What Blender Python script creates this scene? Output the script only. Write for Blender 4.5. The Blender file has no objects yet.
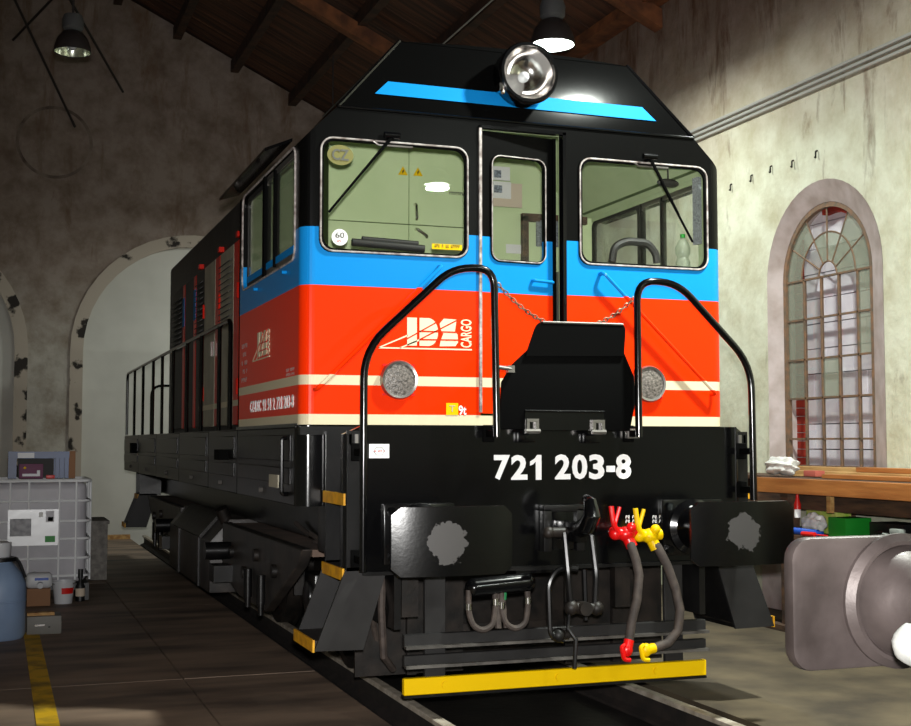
import bpy, bmesh, math, random
from mathutils import Vector, Matrix
random.seed(7)
C = bpy.context.scene.collection
scn = bpy.context.scene

# ------------------------------------------------------------------ camera, world, flash, exposure
CAM = Vector((-3.1331, -6.969, 1.5528)); YAW, PIT, FPX, IW, IH = 0.3422, 0.0618, 1286.66, 911, 726
cd = bpy.data.cameras.new('camera'); cd.sensor_fit = 'HORIZONTAL'; cd.sensor_width = 36.0
cd.lens = 36.0 * FPX / IW; cd.clip_start = 0.05; cd.clip_end = 200
cam = bpy.data.objects.new('camera', cd); C.objects.link(cam)
cam.location = CAM; cam.rotation_euler = (math.pi / 2 + PIT, 0, -YAW); scn.camera = cam
scn.view_settings.view_transform = 'Standard'; scn.view_settings.look = 'None'
scn.view_settings.gamma = 1.0; scn.view_settings.use_curve_mapping = False
scn.view_settings.exposure = 0.0
w = bpy.data.worlds.new('world'); scn.world = w; w.use_nodes = True
w.node_tree.nodes['Background'].inputs[0].default_value = (0.5, 0.55, 0.6, 1)
w.node_tree.nodes['Background'].inputs[1].default_value = 0.02
# the photographer's flash, just above the lens
fl = bpy.data.lights.new('camera_flash', 'SPOT'); fl.energy = 2380; fl.spot_size = math.radians(64); fl.spot_blend = 1.0
fl.shadow_soft_size = 0.05; fl.color = (1.0, 0.985, 0.96)
flo = bpy.data.objects.new('camera_flash', fl); C.objects.link(flo)
flo.location = CAM + Vector((0.02, -0.02, 0.16)); flo.rotation_euler = (math.pi / 2 + PIT, 0, -YAW - math.radians(1.6))
LAMP_W = 230      # pendant lamps over the right-hand aisle

_r = Vector((math.cos(YAW), -math.sin(YAW), 0)); _f = Vector((math.sin(YAW) * math.cos(PIT), math.cos(YAW) * math.cos(PIT), math.sin(PIT))); _u = _r.cross(_f)
def H(px, py, X=None, Y=None, Z=None):
    """photo pixel -> point on the plane X=, Y= or Z= (the plane the thing touches)"""
    d = _r * ((px - IW / 2) / FPX) + _u * (-(py - IH / 2) / FPX) + _f
    a, v = (0, X) if X is not None else (1, Y) if Y is not None else (2, Z)
    return CAM + d * ((v - CAM[a]) / d[a])

# ------------------------------------------------------------------ materials
def _nodes(name):
    m = bpy.data.materials.new(name); m.use_nodes = True
    nt = m.node_tree; return m, nt, nt.nodes['Principled BSDF']
def lin(c):
    return tuple(((x / 255) / 12.92 if x / 255 <= 0.04045 else ((x / 255 + 0.055) / 1.055) ** 2.4) for x in c) + (1,)
def mat(name, c1, rough=0.5, metal=0.0, c2=None, scale=6.0, bump=0.0, bscale=None, stretch=(1, 1, 1), coat=0.0, spec=0.5, lo=0.35, hi=0.65, detail=6, bdist=0.006):
    m, nt, b = _nodes(name); N, L = nt.nodes, nt.links
    b.inputs['Base Color'].default_value = lin(c1); b.inputs['Roughness'].default_value = rough
    b.inputs['Metallic'].default_value = metal; b.inputs['Coat Weight'].default_value = coat; b.inputs['Specular IOR Level'].default_value = spec
    if c2 or bump:
        g = N.new('ShaderNodeNewGeometry'); mp = N.new('ShaderNodeMapping'); mp.inputs['Scale'].default_value = stretch
        L.new(g.outputs['Position'], mp.inputs['Vector'])
    if c2:
        n = N.new('ShaderNodeTexNoise'); n.inputs['Scale'].default_value = scale; n.inputs['Detail'].default_value = detail
        L.new(mp.outputs[0], n.inputs['Vector'])
        r = N.new('ShaderNodeValToRGB'); r.color_ramp.elements[0].position = lo; r.color_ramp.elements[1].position = hi
        r.color_ramp.elements[0].color = lin(c1); r.color_ramp.elements[1].color = lin(c2)
        L.new(n.outputs['Fac'], r.inputs['Fac']); L.new(r.outputs['Color'], b.inputs['Base Color'])
    if bump:
        n2 = N.new('ShaderNodeTexNoise'); n2.inputs['Scale'].default_value = bscale or scale * 4; n2.inputs['Detail'].default_value = 5
        L.new(mp.outputs[0], n2.inputs['Vector'])
        bp = N.new('ShaderNodeBump'); bp.inputs['Strength'].default_value = bump; bp.inputs['Distance'].default_value = bdist
        L.new(n2.outputs['Fac'], bp.inputs['Height']); L.new(bp.outputs['Normal'], b.inputs['Normal'])
    return m
M = {}
def livery():
    m, nt, b = _nodes('livery_paint'); N, L = nt.nodes, nt.links
    g = N.new('ShaderNodeNewGeometry'); s = N.new('ShaderNodeSeparateXYZ'); L.new(g.outputs['Position'], s.inputs[0])
    mr = N.new('ShaderNodeMapRange'); mr.inputs['From Min'].default_value = 1.5; mr.inputs['From Max'].default_value = 4.5; L.new(s.outputs['Z'], mr.inputs['Value'])
    r = N.new('ShaderNodeValToRGB'); r.color_ramp.interpolation = 'CONSTANT'
    red, cream, blue, blk = lin((236, 48, 3)), lin((214, 202, 170)), lin((18, 130, 204)), lin((6, 6, 6))
    bands = [(1.5, cream), (1.722, red), (1.897, cream), (1.952, red), (2.493, blue), (2.842, blk)]
    e = r.color_ramp.elements
    e[0].position = 0; e[0].color = bands[0][1]; e[1].position = (bands[1][0] - 1.5) / 3; e[1].color = bands[1][1]
    for z, c in bands[2:]:
        k = e.new((z - 1.5) / 3); k.color = c
    L.new(mr.outputs[0], r.inputs['Fac']); L.new(r.outputs['Color'], b.inputs['Base Color'])
    b.inputs['Roughness'].default_value = 0.28; b.inputs['Specular IOR Level'].default_value = 0.12
    n2 = N.new('ShaderNodeTexNoise'); n2.inputs['Scale'].default_value = 3.0; n2.inputs['Detail'].default_value = 2; L.new(g.outputs['Position'], n2.inputs['Vector'])
    bp = N.new('ShaderNodeBump'); bp.inputs['Strength'].default_value = 0.05; bp.inputs['Distance'].default_value = 0.01
    L.new(n2.outputs['Fac'], bp.inputs['Height']); L.new(bp.outputs['Normal'], b.inputs['Normal'])
    return m
def glass(name, tint=(1, 1, 1), refl=0.06, rough=0.0, diff=0.0):
    """thin pane: transmits straight through, mirrors with Fresnel, optional dust"""
    m = bpy.data.materials.new(name); m.use_nodes = True; nt = m.node_tree; N, L = nt.nodes, nt.links
    N.clear(); o = N.new('ShaderNodeOutputMaterial'); t = N.new('ShaderNodeBsdfTransparent'); t.inputs[0].default_value = (*tint, 1)
    gl = N.new('ShaderNodeBsdfGlossy'); gl.inputs['Roughness'].default_value = rough
    fr = N.new('ShaderNodeFresnel'); bfg = N.new('ShaderNodeNewGeometry'); io = N.new('ShaderNodeMapRange')   # same air-to-glass Fresnel on both faces of the thin pane
    io.inputs['To Min'].default_value = 1.5; io.inputs['To Max'].default_value = 1 / 1.5; L.new(bfg.outputs['Backfacing'], io.inputs['Value']); L.new(io.outputs[0], fr.inputs[0])
    mx = N.new('ShaderNodeMixShader'); L.new(fr.outputs[0], mx.inputs[0]); L.new(t.outputs[0], mx.inputs[1]); L.new(gl.outputs[0], mx.inputs[2])
    last = mx
    if diff:
        d = N.new('ShaderNodeBsdfDiffuse'); d.inputs[0].default_value = (0.46, 0.48, 0.40, 1)
        m2 = N.new('ShaderNodeMixShader'); m2.inputs[0].default_value = diff; L.new(mx.outputs[0], m2.inputs[1]); L.new(d.outputs[0], m2.inputs[2]); last = m2
    L.new(last.outputs[0], o.inputs[0]); return m
def emit(name, col, s):
    m, nt, b = _nodes(name); b.inputs['Base Color'].default_value = (1, 1, 1, 1)
    b.inputs['Emission Color'].default_value = (*col, 1); b.inputs['Emission Strength'].default_value = s; return m
def patch_mat(name, base, worn, cx, cz, r):
    """black plate whose paint is rubbed off in one ragged patch"""
    m, nt, b = _nodes(name); N, L = nt.nodes, nt.links
    g = N.new('ShaderNodeNewGeometry'); n = N.new('ShaderNodeTexNoise'); n.inputs['Scale'].default_value = 13; n.inputs['Detail'].default_value = 8; n.inputs['Roughness'].default_value = 0.65
    L.new(g.outputs['Position'], n.inputs['Vector'])
    s = N.new('ShaderNodeSeparateXYZ'); L.new(g.outputs['Position'], s.inputs[0])
    cmb = N.new('ShaderNodeCombineXYZ'); L.new(s.outputs['X'], cmb.inputs[0]); L.new(s.outputs['Z'], cmb.inputs[1])
    d = N.new('ShaderNodeVectorMath'); d.operation = 'DISTANCE'; d.inputs[1].default_value = (cx, cz, 0); L.new(cmb.outputs[0], d.inputs[0])
    a = N.new('ShaderNodeMath'); a.operation = 'MULTIPLY_ADD'; a.inputs[1].default_value = 0.16; L.new(n.outputs['Fac'], a.inputs[0]); L.new(d.outputs['Value'], a.inputs[2])
    lt = N.new('ShaderNodeMath'); lt.operation = 'LESS_THAN'; lt.inputs[1].default_value = r + 0.08; L.new(a.outputs[0], lt.inputs[0])
    mx = N.new('ShaderNodeMix'); mx.data_type = 'RGBA'; mx.inputs[6].default_value = lin(base); mx.inputs[7].default_value = lin(worn)
    L.new(lt.outputs[0], mx.inputs[0]); L.new(mx.outputs[2], b.inputs['Base Color'])
    rg = N.new('ShaderNodeMapRange'); rg.inputs['To Min'].default_value = 0.22; rg.inputs['To Max'].default_value = 0.6; L.new(lt.outputs[0], rg.inputs[0]); L.new(rg.outputs[0], b.inputs['Roughness'])
    n2 = N.new('ShaderNodeTexNoise'); n2.inputs['Scale'].default_value = 45; L.new(g.outputs['Position'], n2.inputs['Vector'])
    bp = N.new('ShaderNodeBump'); bp.inputs['Strength'].default_value = 0.08; bp.inputs['Distance'].default_value = 0.004
    L.new(n2.outputs['Fac'], bp.inputs['Height']); L.new(bp.outputs['Normal'], b.inputs['Normal'])
    return m
def plaster(name, stops, zlo, zhi, stain, streak, smin, smax):
    """old limewash: tone by height band (ragged edges), blotches, and vertical rust/soot streaks"""
    m, nt, b = _nodes(name); N, L = nt.nodes, nt.links
    g = N.new('ShaderNodeNewGeometry'); P = g.outputs['Position']
    s = N.new('ShaderNodeSeparateXYZ'); L.new(P, s.inputs[0])
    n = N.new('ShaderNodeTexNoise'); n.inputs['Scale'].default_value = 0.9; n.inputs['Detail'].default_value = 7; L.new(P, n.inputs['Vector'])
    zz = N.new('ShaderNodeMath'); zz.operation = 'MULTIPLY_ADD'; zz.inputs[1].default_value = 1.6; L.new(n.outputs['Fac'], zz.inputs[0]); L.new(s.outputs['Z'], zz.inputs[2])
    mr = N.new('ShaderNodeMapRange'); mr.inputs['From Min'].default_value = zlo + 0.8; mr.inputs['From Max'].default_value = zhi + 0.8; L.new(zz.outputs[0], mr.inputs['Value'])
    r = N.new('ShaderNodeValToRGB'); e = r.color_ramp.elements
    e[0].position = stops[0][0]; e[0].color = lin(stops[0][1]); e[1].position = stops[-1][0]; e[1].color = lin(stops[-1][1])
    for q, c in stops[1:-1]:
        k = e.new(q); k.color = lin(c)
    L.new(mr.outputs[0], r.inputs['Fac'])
    n2 = N.new('ShaderNodeTexNoise'); n2.inputs['Scale'].default_value = 2.6; n2.inputs['Detail'].default_value = 9; n2.inputs['Roughness'].default_value = 0.65; L.new(P, n2.inputs['Vector'])
    r2 = N.new('ShaderNodeValToRGB'); r2.color_ramp.elements[0].position = 0.3; r2.color_ramp.elements[1].position = 0.62
    r2.color_ramp.elements[0].color = lin(stain); r2.color_ramp.elements[1].color = (1, 1, 1, 1); L.new(n2.outputs['Fac'], r2.inputs['Fac'])
    mu = N.new('ShaderNodeMix'); mu.data_type = 'RGBA'; mu.blend_type = 'MULTIPLY'; mu.inputs[0].default_value = 1.0
    L.new(r.outputs['Color'], mu.inputs[6]); L.new(r2.outputs['Color'], mu.inputs[7])
    mp = N.new('ShaderNodeMapping'); mp.inputs['Scale'].default_value = (1.7, 1.7, 0.42); L.new(P, mp.inputs['Vector'])
    n3 = N.new('ShaderNodeTexNoise'); n3.inputs['Scale'].default_value = 1.6; n3.inputs['Detail'].default_value = 10; n3.inputs['Roughness'].default_value = 0.68; n3.inputs['Distortion'].default_value = 0.5; L.new(mp.outputs[0], n3.inputs['Vector'])
    hm = N.new('ShaderNodeMapRange'); hm.inputs['From Min'].default_value = smin; hm.inputs['From Max'].default_value = smax
    hm.inputs['To Min'].default_value = 0.0; hm.inputs['To Max'].default_value = 0.17; L.new(s.outputs['Z'], hm.inputs['Value'])
    ad = N.new('ShaderNodeMath'); ad.operation = 'ADD'; L.new(n3.outputs['Fac'], ad.inputs[0]); L.new(hm.outputs[0], ad.inputs[1])
    r3 = N.new('ShaderNodeValToRGB'); r3.color_ramp.elements[0].position = 0.60; r3.color_ramp.elements[1].position = 0.76
    r3.color_ramp.elements[0].color = (0, 0, 0, 1); r3.color_ramp.elements[1].color = (1, 1, 1, 1); L.new(ad.outputs[0], r3.inputs['Fac'])
    m3 = N.new('ShaderNodeMix'); m3.data_type = 'RGBA'; L.new(r3.outputs['Color'], m3.inputs[0]); L.new(mu.outputs[2], m3.inputs[6]); m3.inputs[7].default_value = lin(streak)
    L.new(m3.outputs[2], b.inputs['Base Color']); b.inputs['Roughness'].default_value = 0.9; b.inputs['Specular IOR Level'].default_value = 0.2
    n4 = N.new('ShaderNodeTexNoise'); n4.inputs['Scale'].default_value = 9; n4.inputs['Detail'].default_value = 8; L.new(P, n4.inputs['Vector'])
    bp = N.new('ShaderNodeBump'); bp.inputs['Strength'].default_value = 0.35; bp.inputs['Distance'].default_value = 0.03
    L.new(n4.outputs['Fac'], bp.inputs['Height']); L.new(bp.outputs['Normal'], b.inputs['Normal'])
    return m

M['livery'] = livery()
M['black'] = mat('gloss_black_paint', (6, 6, 7), 0.16, bump=0.05, bscale=14, spec=0.4)
M['blackroof'] = mat('roof_black_paint', (8, 8, 8), 0.16, bump=0.06, bscale=7, spec=0.08)
M['frame'] = mat('greasy_black_steel', (10, 10, 11), 0.3, c2=(22, 21, 21), scale=5, bump=0.12, bscale=18, spec=0.4)
M['under'] = mat('dirty_undergear', (14, 13, 12), 0.5, c2=(38, 32, 28), scale=7, bump=0.3, bscale=25, spec=0.3)
M['plough'] = mat('grey_black_plate', (40, 39, 39), 0.5, c2=(30, 29, 29), scale=4, spec=0.25)
M['liplight'] = mat('rubbed_plate_edge', (92, 88, 84), 0.45, c2=(60, 57, 54), scale=9)
M['bogie'] = mat('worn_bogie_steel', (40, 38, 37), 0.42, c2=(66, 60, 56), scale=5, bump=0.2, bscale=20, spec=0.4)
M['dust'] = mat('dusty_bogie_top', (84, 70, 62), 0.8, c2=(120, 98, 84), scale=4, bump=0.3)
M['hoodgrey'] = mat('hood_grey_paint', (188, 182, 162), 0.5, c2=(166, 160, 142), scale=3, spec=0.25)
M['hoodred'] = mat('hood_red_paint', (222, 34, 16), 0.35, spec=0.2)
M['hooddark'] = mat('hood_dark_paint', (50, 48, 47), 0.55, c2=(36, 35, 34), scale=4)
M['red'] = mat('signal_red_paint', (214, 14, 14), 0.3, bump=0.1, bscale=40)
M['yellow'] = mat('signal_yellow_paint', (228, 186, 0), 0.4, spec=0.2)
M['stepyellow'] = mat('worn_yellow_paint', (226, 166, 10), 0.5, c2=(190, 130, 14), scale=14)
M['cream'] = mat('cream_paint', (224, 212, 180), 0.4, spec=0.2)
M['white'] = mat('white_paint', (240, 240, 240), 0.45)
M['blue'] = mat('blue_paint', (18, 130, 204), 0.45, spec=0.03)
M['green'] = mat('cab_interior_green', (206, 222, 176), 0.5, c2=(198, 216, 168), scale=3, spec=0.2)
M['greendark'] = mat('cab_green_seam', (78, 98, 54), 0.6)
M['rubber'] = mat('black_rubber', (4, 4, 4), 0.75, spec=0.05)
M['seal'] = mat('window_seal', (120, 108, 104), 0.4, c2=(190, 184, 180), scale=25)
M['hose'] = mat('brake_hose_rubber', (70, 60, 54), 0.75, c2=(52, 44, 40), scale=20, bump=0.2)
M['steel'] = mat('bare_steel', (150, 146, 142), 0.35, 0.9, bump=0.1)
M['chrome'] = mat('polished_metal', (215, 212, 208), 0.14, 1.0)
M['rust'] = mat('rusty_chain', (150, 118, 96), 0.5, 0.5, c2=(96, 62, 44), scale=30)
M['glass'] = glass('cab_glass', (0.985, 0.99, 0.98))
M['oldglass'] = glass('dusty_side_glass', (0.9, 0.92, 0.9), diff=0.07, rough=0.05)
M['lens'] = glass('lamp_lens', (1, 1, 1))
M['greyglass'] = mat('ribbed_marker_lens', (128, 120, 114), 0.3, c2=(70, 66, 62), scale=60, bump=0.8, bscale=90)
M['dark'] = mat('dark_cab_fitting', (24, 22, 21), 0.6)
M['grey'] = mat('grey_desk_paint', (112, 110, 104), 0.55)
M['paper'] = mat('white_paper', (226, 226, 224), 0.8)
M['paperdark'] = mat('printed_photo', (70, 76, 84), 0.8, c2=(150, 160, 172), scale=60)
M['curtain'] = mat('grey_checked_curtain', (150, 156, 158), 0.9, c2=(86, 92, 96), scale=120)
M['ceil'] = mat('smoked_roof_board', (96, 60, 40), 0.8, c2=(46, 30, 22), scale=1.3, stretch=(0.5, 9, 0.5), bump=0.3, bscale=6)
M['beam'] = mat('brown_roof_beam', (132, 80, 46), 0.75, c2=(86, 50, 30), scale=5, bump=0.3)
M['purlin'] = mat('dark_roof_beam', (74, 48, 34), 0.8, c2=(44, 30, 22), scale=5, bump=0.3)
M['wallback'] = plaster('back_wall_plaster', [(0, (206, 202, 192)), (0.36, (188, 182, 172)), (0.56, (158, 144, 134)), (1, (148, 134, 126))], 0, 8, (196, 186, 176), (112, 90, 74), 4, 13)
M['infill'] = mat('arch_infill_plaster', (216, 214, 206), 0.9, c2=(202, 200, 192), scale=1.2, bump=0.15, bscale=8)
M['archpaint'] = mat('peeling_arch_paint', (186, 174, 160), 0.85, c2=(46, 40, 36), scale=2.6, lo=0.56, hi=0.6, bump=0.3)
M['stainring'] = mat('sooty_plaster', (84, 70, 62), 0.9, c2=(136, 122, 112), scale=3)
M['wallright'] = plaster('right_wall_plaster', [(0, (208, 212, 190)), (0.53, (212, 214, 194)), (0.64, (186, 176, 160)), (0.76, (138, 122, 112)), (1, (112, 98, 92))], 0, 8, (220, 214, 202), (92, 64, 46), 3.8, 7.6)  # dark upper stops: grime, plus the dimness above the lamps put into the colour
M['reveal'] = mat('window_reveal_plaster', (196, 184, 182), 0.9, c2=(170, 156, 150), scale=5, bump=0.3)
M['floor'] = mat('oily_floor', (150, 127, 108), 0.62, c2=(78, 66, 58), scale=1.1, stretch=(0.7, 2.2, 1), bump=0.35, bscale=9, lo=0.38, hi=0.7, detail=9)
M['floorr'] = mat('dusty_concrete_floor', (92, 80, 60), 0.85, c2=(54, 45, 32), scale=1.7, bump=0.25, bscale=12, detail=8)
M['bed'] = mat('greasy_trackbed', (30, 26, 24), 0.5, c2=(16, 14, 13), scale=4, bump=0.6, bscale=14)
M['railsteel'] = mat('worn_rail_steel', (196, 186, 172), 0.4, 0.15, c2=(150, 138, 122), scale=10)
M['railside'] = mat('rail_web_rust', (44, 36, 32), 0.7, c2=(26, 22, 20), scale=9)
M['linepaint'] = mat('floor_line_paint', (226, 178, 20), 0.7, c2=(110, 88, 34), scale=5, lo=0.45, hi=0.72, detail=9)
M['muntin'] = mat('rusty_window_bar', (96, 84, 70), 0.7, c2=(128, 96, 70), scale=20)
M['block'] = mat('whitewashed_block', (244, 240, 244), 0.9, c2=(230, 224, 232), scale=8, bump=0.3)
M['brickred'] = mat('red_brick', (168, 50, 32), 0.9, c2=(140, 38, 26), scale=8, bump=0.3)
M['frost'] = glass('dirty_green_pane', (0.80, 0.84, 0.78), rough=0.2, diff=0.3)
M['clear'] = glass('clear_pane', (0.96, 0.96, 0.97))
M['wood'] = mat('varnished_bench_timber', (178, 116, 58), 0.55, c2=(146, 88, 40), scale=3, stretch=(4, 0.6, 6), bump=0.2)
M['woodpale'] = mat('raw_timber', (200, 160, 100), 0.7, c2=(160, 116, 66), scale=4, stretch=(5, 0.6, 6), bump=0.25)
M['wooddark'] = mat('stained_old_timber', (96, 70, 50), 0.75, c2=(54, 40, 32), scale=4, stretch=(4, 0.7, 5), bump=0.3)
M['bag'] = mat('thin_white_plastic', (228, 228, 224), 0.35, c2=(200, 202, 198), scale=14, bump=0.5, bscale=18)
M['conduit'] = mat('pale_conduit', (170, 170, 164), 0.5)
M['concrete'] = mat('rough_concrete', (140, 136, 130), 0.9, c2=(110, 106, 102), scale=18, bump=0.4)
M['galv'] = mat('galvanised_cage_tube', (240, 242, 244), 0.4)
M['ibc'] = mat('milky_plastic_tank', (186, 184, 190), 0.45, c2=(170, 168, 174), scale=3)
M['label'] = mat('silver_label', (205, 206, 208), 0.35, 0.2, bump=0.25, bscale=10)
M['speckle'] = mat('faded_print', (150, 150, 156), 0.7, c2=(186, 186, 190), scale=22)
M['bluecan'] = mat('blue_grey_plastic_can', (148, 172, 204), 0.45, c2=(132, 154, 188), scale=2)
M['whitecan'] = mat('white_plastic', (206, 208, 212), 0.4)
M['bluesteel'] = mat('blue_steel_rack', (66, 92, 140), 0.4, c2=(52, 74, 118), scale=5)
M['purple'] = mat('purple_carton', (112, 56, 90), 0.6)
M['bright_red'] = mat('red_plastic', (214, 30, 24), 0.4)
M['cardboard'] = mat('brown_cardboard', (150, 110, 80), 0.85)
M['greenbox'] = mat('green_carton', (24, 140, 40), 0.5)
M['limebox'] = mat('lime_carton', (150, 200, 60), 0.5, c2=(214, 210, 120), scale=18)
M['blackplastic'] = mat('black_plastic', (20, 20, 22), 0.4)
M['bottle'] = glass('clear_bottle', (0.86, 0.92, 0.86), diff=0.22, rough=0.1)
M['bluetube'] = mat('blue_tube', (30, 80, 180), 0.4)
M['wagon'] = mat('brown_black_wagon_steel', (96, 86, 84), 0.45, 0.35, c2=(62, 54, 52), scale=4, bump=0.3, bscale=18, detail=9)
M['lampshell'] = mat('lamp_housing', (40, 34, 34), 0.5)
M['lampcap'] = mat('lamp_grey_cap', (70, 70, 72), 0.7)
M['reflector'] = mat('lamp_reflector', (200, 205, 190), 0.2, 0.9)
M['lamplit'] = emit('lit_lamp_glass', (0.86, 1.0, 0.94), 28)

# ------------------------------------------------------------------ mesh helpers
class MB:
    def __init__(s): s.v, s.f = [], []
    def add(s, vs, fs):
        o = len(s.v); s.v += [Vector(v) for v in vs]; s.f += [tuple(i + o for i in f) for f in fs]; return s
    def box(s, x0, x1, y0, y1, z0, z1):
        return s.add([(x, y, z) for x in (x0, x1) for y in (y0, y1) for z in (z0, z1)], [(0, 1, 3, 2), (4, 6, 7, 5), (0, 4, 5, 1), (2, 3, 7, 6), (0, 2, 6, 4), (1, 5, 7, 3)])
    def obox(s, c, sz, rot):
        m = rot if isinstance(rot, Matrix) else Matrix.Rotation(rot, 3, 'Z'); h = Vector(sz) / 2
        return s.add([Vector(c) + m @ Vector((x * h.x, y * h.y, z * h.z)) for x in (-1, 1) for y in (-1, 1) for z in (-1, 1)], [(0, 1, 3, 2), (4, 6, 7, 5), (0, 4, 5, 1), (2, 3, 7, 6), (0, 2, 6, 4), (1, 5, 7, 3)])
    def prism(s, pts, d):
        n = len(pts); d = Vector(d)
        return s.add([Vector(q) for q in pts] + [Vector(q) + d for q in pts], [tuple(range(n))[::-1], tuple(range(n, 2 * n))] + [(i, (i + 1) % n, n + (i + 1) % n, n + i) for i in range(n)])
    def cyl(s, a, b, r, r2=None, n=16, caps=True):
        a, b = Vector(a), Vector(b); r2 = r if r2 is None else r2; q = (b - a).to_track_quat('Z', 'Y')
        A = [a + q @ Vector((r * math.cos(t), r * math.sin(t), 0)) for t in (2 * math.pi * i / n for i in range(n))]
        B = [b + q @ Vector((r2 * math.cos(t), r2 * math.sin(t), 0)) for t in (2 * math.pi * i / n for i in range(n))]
        f = [(i, (i + 1) % n, n + (i + 1) % n, n + i) for i in range(n)]
        if caps: f += [tuple(range(n))[::-1], tuple(range(n, 2 * n))]
        return s.add(A + B, f)
    def lathe(s, prof, o, ax, n=28, close=False):
        o, q = Vector(o), Vector(ax).to_track_quat('Z', 'Y'); vs, fs = [], []; k = len(prof)
        for r, h in prof:
            vs += [o + q @ Vector((r * math.cos(2 * math.pi * i / n), r * math.sin(2 * math.pi * i / n), h)) for i in range(n)]
        for j in range(k - 1 + (1 if close else 0)):
            a, b = j * n, ((j + 1) % k) * n; fs += [(a + i, a + (i + 1) % n, b + (i + 1) % n, b + i) for i in range(n)]
        return s.add(vs, fs)
    def tube(s, pts, r, n=8, closed=False):
        P = [Vector(q) for q in pts]; m = len(P); vs, fs = [], []; up = None
        for i in range(m):
            a = P[(i - 1) % m] if (closed or i) else P[0]; b = P[(i + 1) % m] if (closed or i < m - 1) else P[-1]
            t = (b - a).normalized()
            if up is None: up = t.orthogonal().normalized()
            up = (up - t * up.dot(t)).normalized(); sd = t.cross(up)
            rr = r[i] if isinstance(r, (list, tuple)) else r
            vs += [P[i] + (up * math.cos(2 * math.pi * k / n) + sd * math.sin(2 * math.pi * k / n)) * rr for k in range(n)]
        for i in range(m if closed else m - 1):
            a, b = i * n, ((i + 1) % m) * n; fs += [(a + k, a + (k + 1) % n, b + (k + 1) % n, b + k) for k in range(n)]
        if not closed: fs += [tuple(range(n))[::-1], tuple(range((m - 1) * n, m * n))]
        return s.add(vs, fs)
    def ball(s, c, r, n=14, k=8):
        r = Vector((r, r, r)) if not hasattr(r, '__len__') else Vector(r); c = Vector(c)
        vs = [c + Vector((0, 0, -r.z))]
        for j in range(1, k):
            a = -math.pi / 2 + math.pi * j / k
            vs += [c + Vector((r.x * math.cos(a) * math.cos(2 * math.pi * i / n), r.y * math.cos(a) * math.sin(2 * math.pi * i / n), r.z * math.sin(a))) for i in range(n)]
        vs.append(c + Vector((0, 0, r.z))); fs = [(0, 1 + (i + 1) % n, 1 + i) for i in range(n)]
        for j in range(k - 2):
            fs += [(1 + j * n + i, 1 + j * n + (i + 1) % n, 1 + (j + 1) * n + (i + 1) % n, 1 + (j + 1) * n + i) for i in range(n)]
        e = 1 + (k - 2) * n; fs += [(e + i, e + (i + 1) % n, len(vs) - 1) for i in range(n)]
        return s.add(vs, fs)
ORG = {}
def mesh_of(mb, m, bevel=0, smooth=True, center=True, seg=2, recalc=True):
    me = bpy.data.meshes.new('m'); vs = mb.v
    lo = Vector([min(v[i] for v in vs) for i in range(3)]); hi = Vector([max(v[i] for v in vs) for i in range(3)])
    c = (lo + hi) / 2 if center else Vector((0, 0, 0))
    me.from_pydata([v - c for v in vs], [], mb.f)
    bm = bmesh.new(); bm.from_mesh(me)
    if recalc: bmesh.ops.recalc_face_normals(bm, faces=bm.faces)
    if bevel:
        es = [e for e in bm.edges if len(e.link_faces) == 2 and e.calc_face_angle(0) > 0.5]
        bmesh.ops.bevel(bm, geom=es, offset=bevel, segments=seg, affect='EDGES', profile=0.6, clamp_overlap=True)
    bm.to_mesh(me); bm.free()
    if smooth:
        me.polygons.foreach_set('use_smooth', [True] * len(me.polygons)); me.set_sharp_from_angle(angle=math.radians(38))
    me.materials.append(m); return me, c
def place(name, me, c, parent=None):
    me.name = name; o = bpy.data.objects.new(name, me); C.objects.link(o)
    po = ORG.get(parent.name, Vector()) if parent else Vector()
    o.location = c - po; o.parent = parent; ORG[o.name] = Vector(c); return o
def part(name, mb, m, parent=None, bevel=0, smooth=True, seg=2, label=None):
    me, c = mesh_of(mb, M[m] if isinstance(m, str) else m, bevel, smooth, seg=seg); o = place(name, me, c, parent)
    if label: o['label'] = label
    return o
def tag(o, label, cat, group=None):
    o['label'] = label; o['category'] = cat
    if group: o['group'] = group
    return o
def root(name, loc, label, cat, group=None):
    o = bpy.data.objects.new(name, None); C.objects.link(o); o.location = loc; o.empty_display_size = 0.2; ORG[o.name] = Vector(loc)
    return tag(o, label, cat, group)
def struct(o): o['kind'] = 'structure'; return o
def sroot(name, loc=(0, 0, 0)):
    o = bpy.data.objects.new(name, None); C.objects.link(o); o.location = loc; ORG[o.name] = Vector(loc); return struct(o)
def _curve_mesh(cu):
    t = bpy.data.objects.new('t', cu); C.objects.link(t); bpy.context.view_layer.update()
    me = bpy.data.meshes.new_from_object(t.evaluated_get(bpy.context.evaluated_depsgraph_get()))
    vs = [v.co.copy() for v in me.vertices]; fs = [tuple(p.vertices) for p in me.polygons]
    bpy.data.objects.remove(t); bpy.data.curves.remove(cu); bpy.data.meshes.remove(me); return vs, fs
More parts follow.
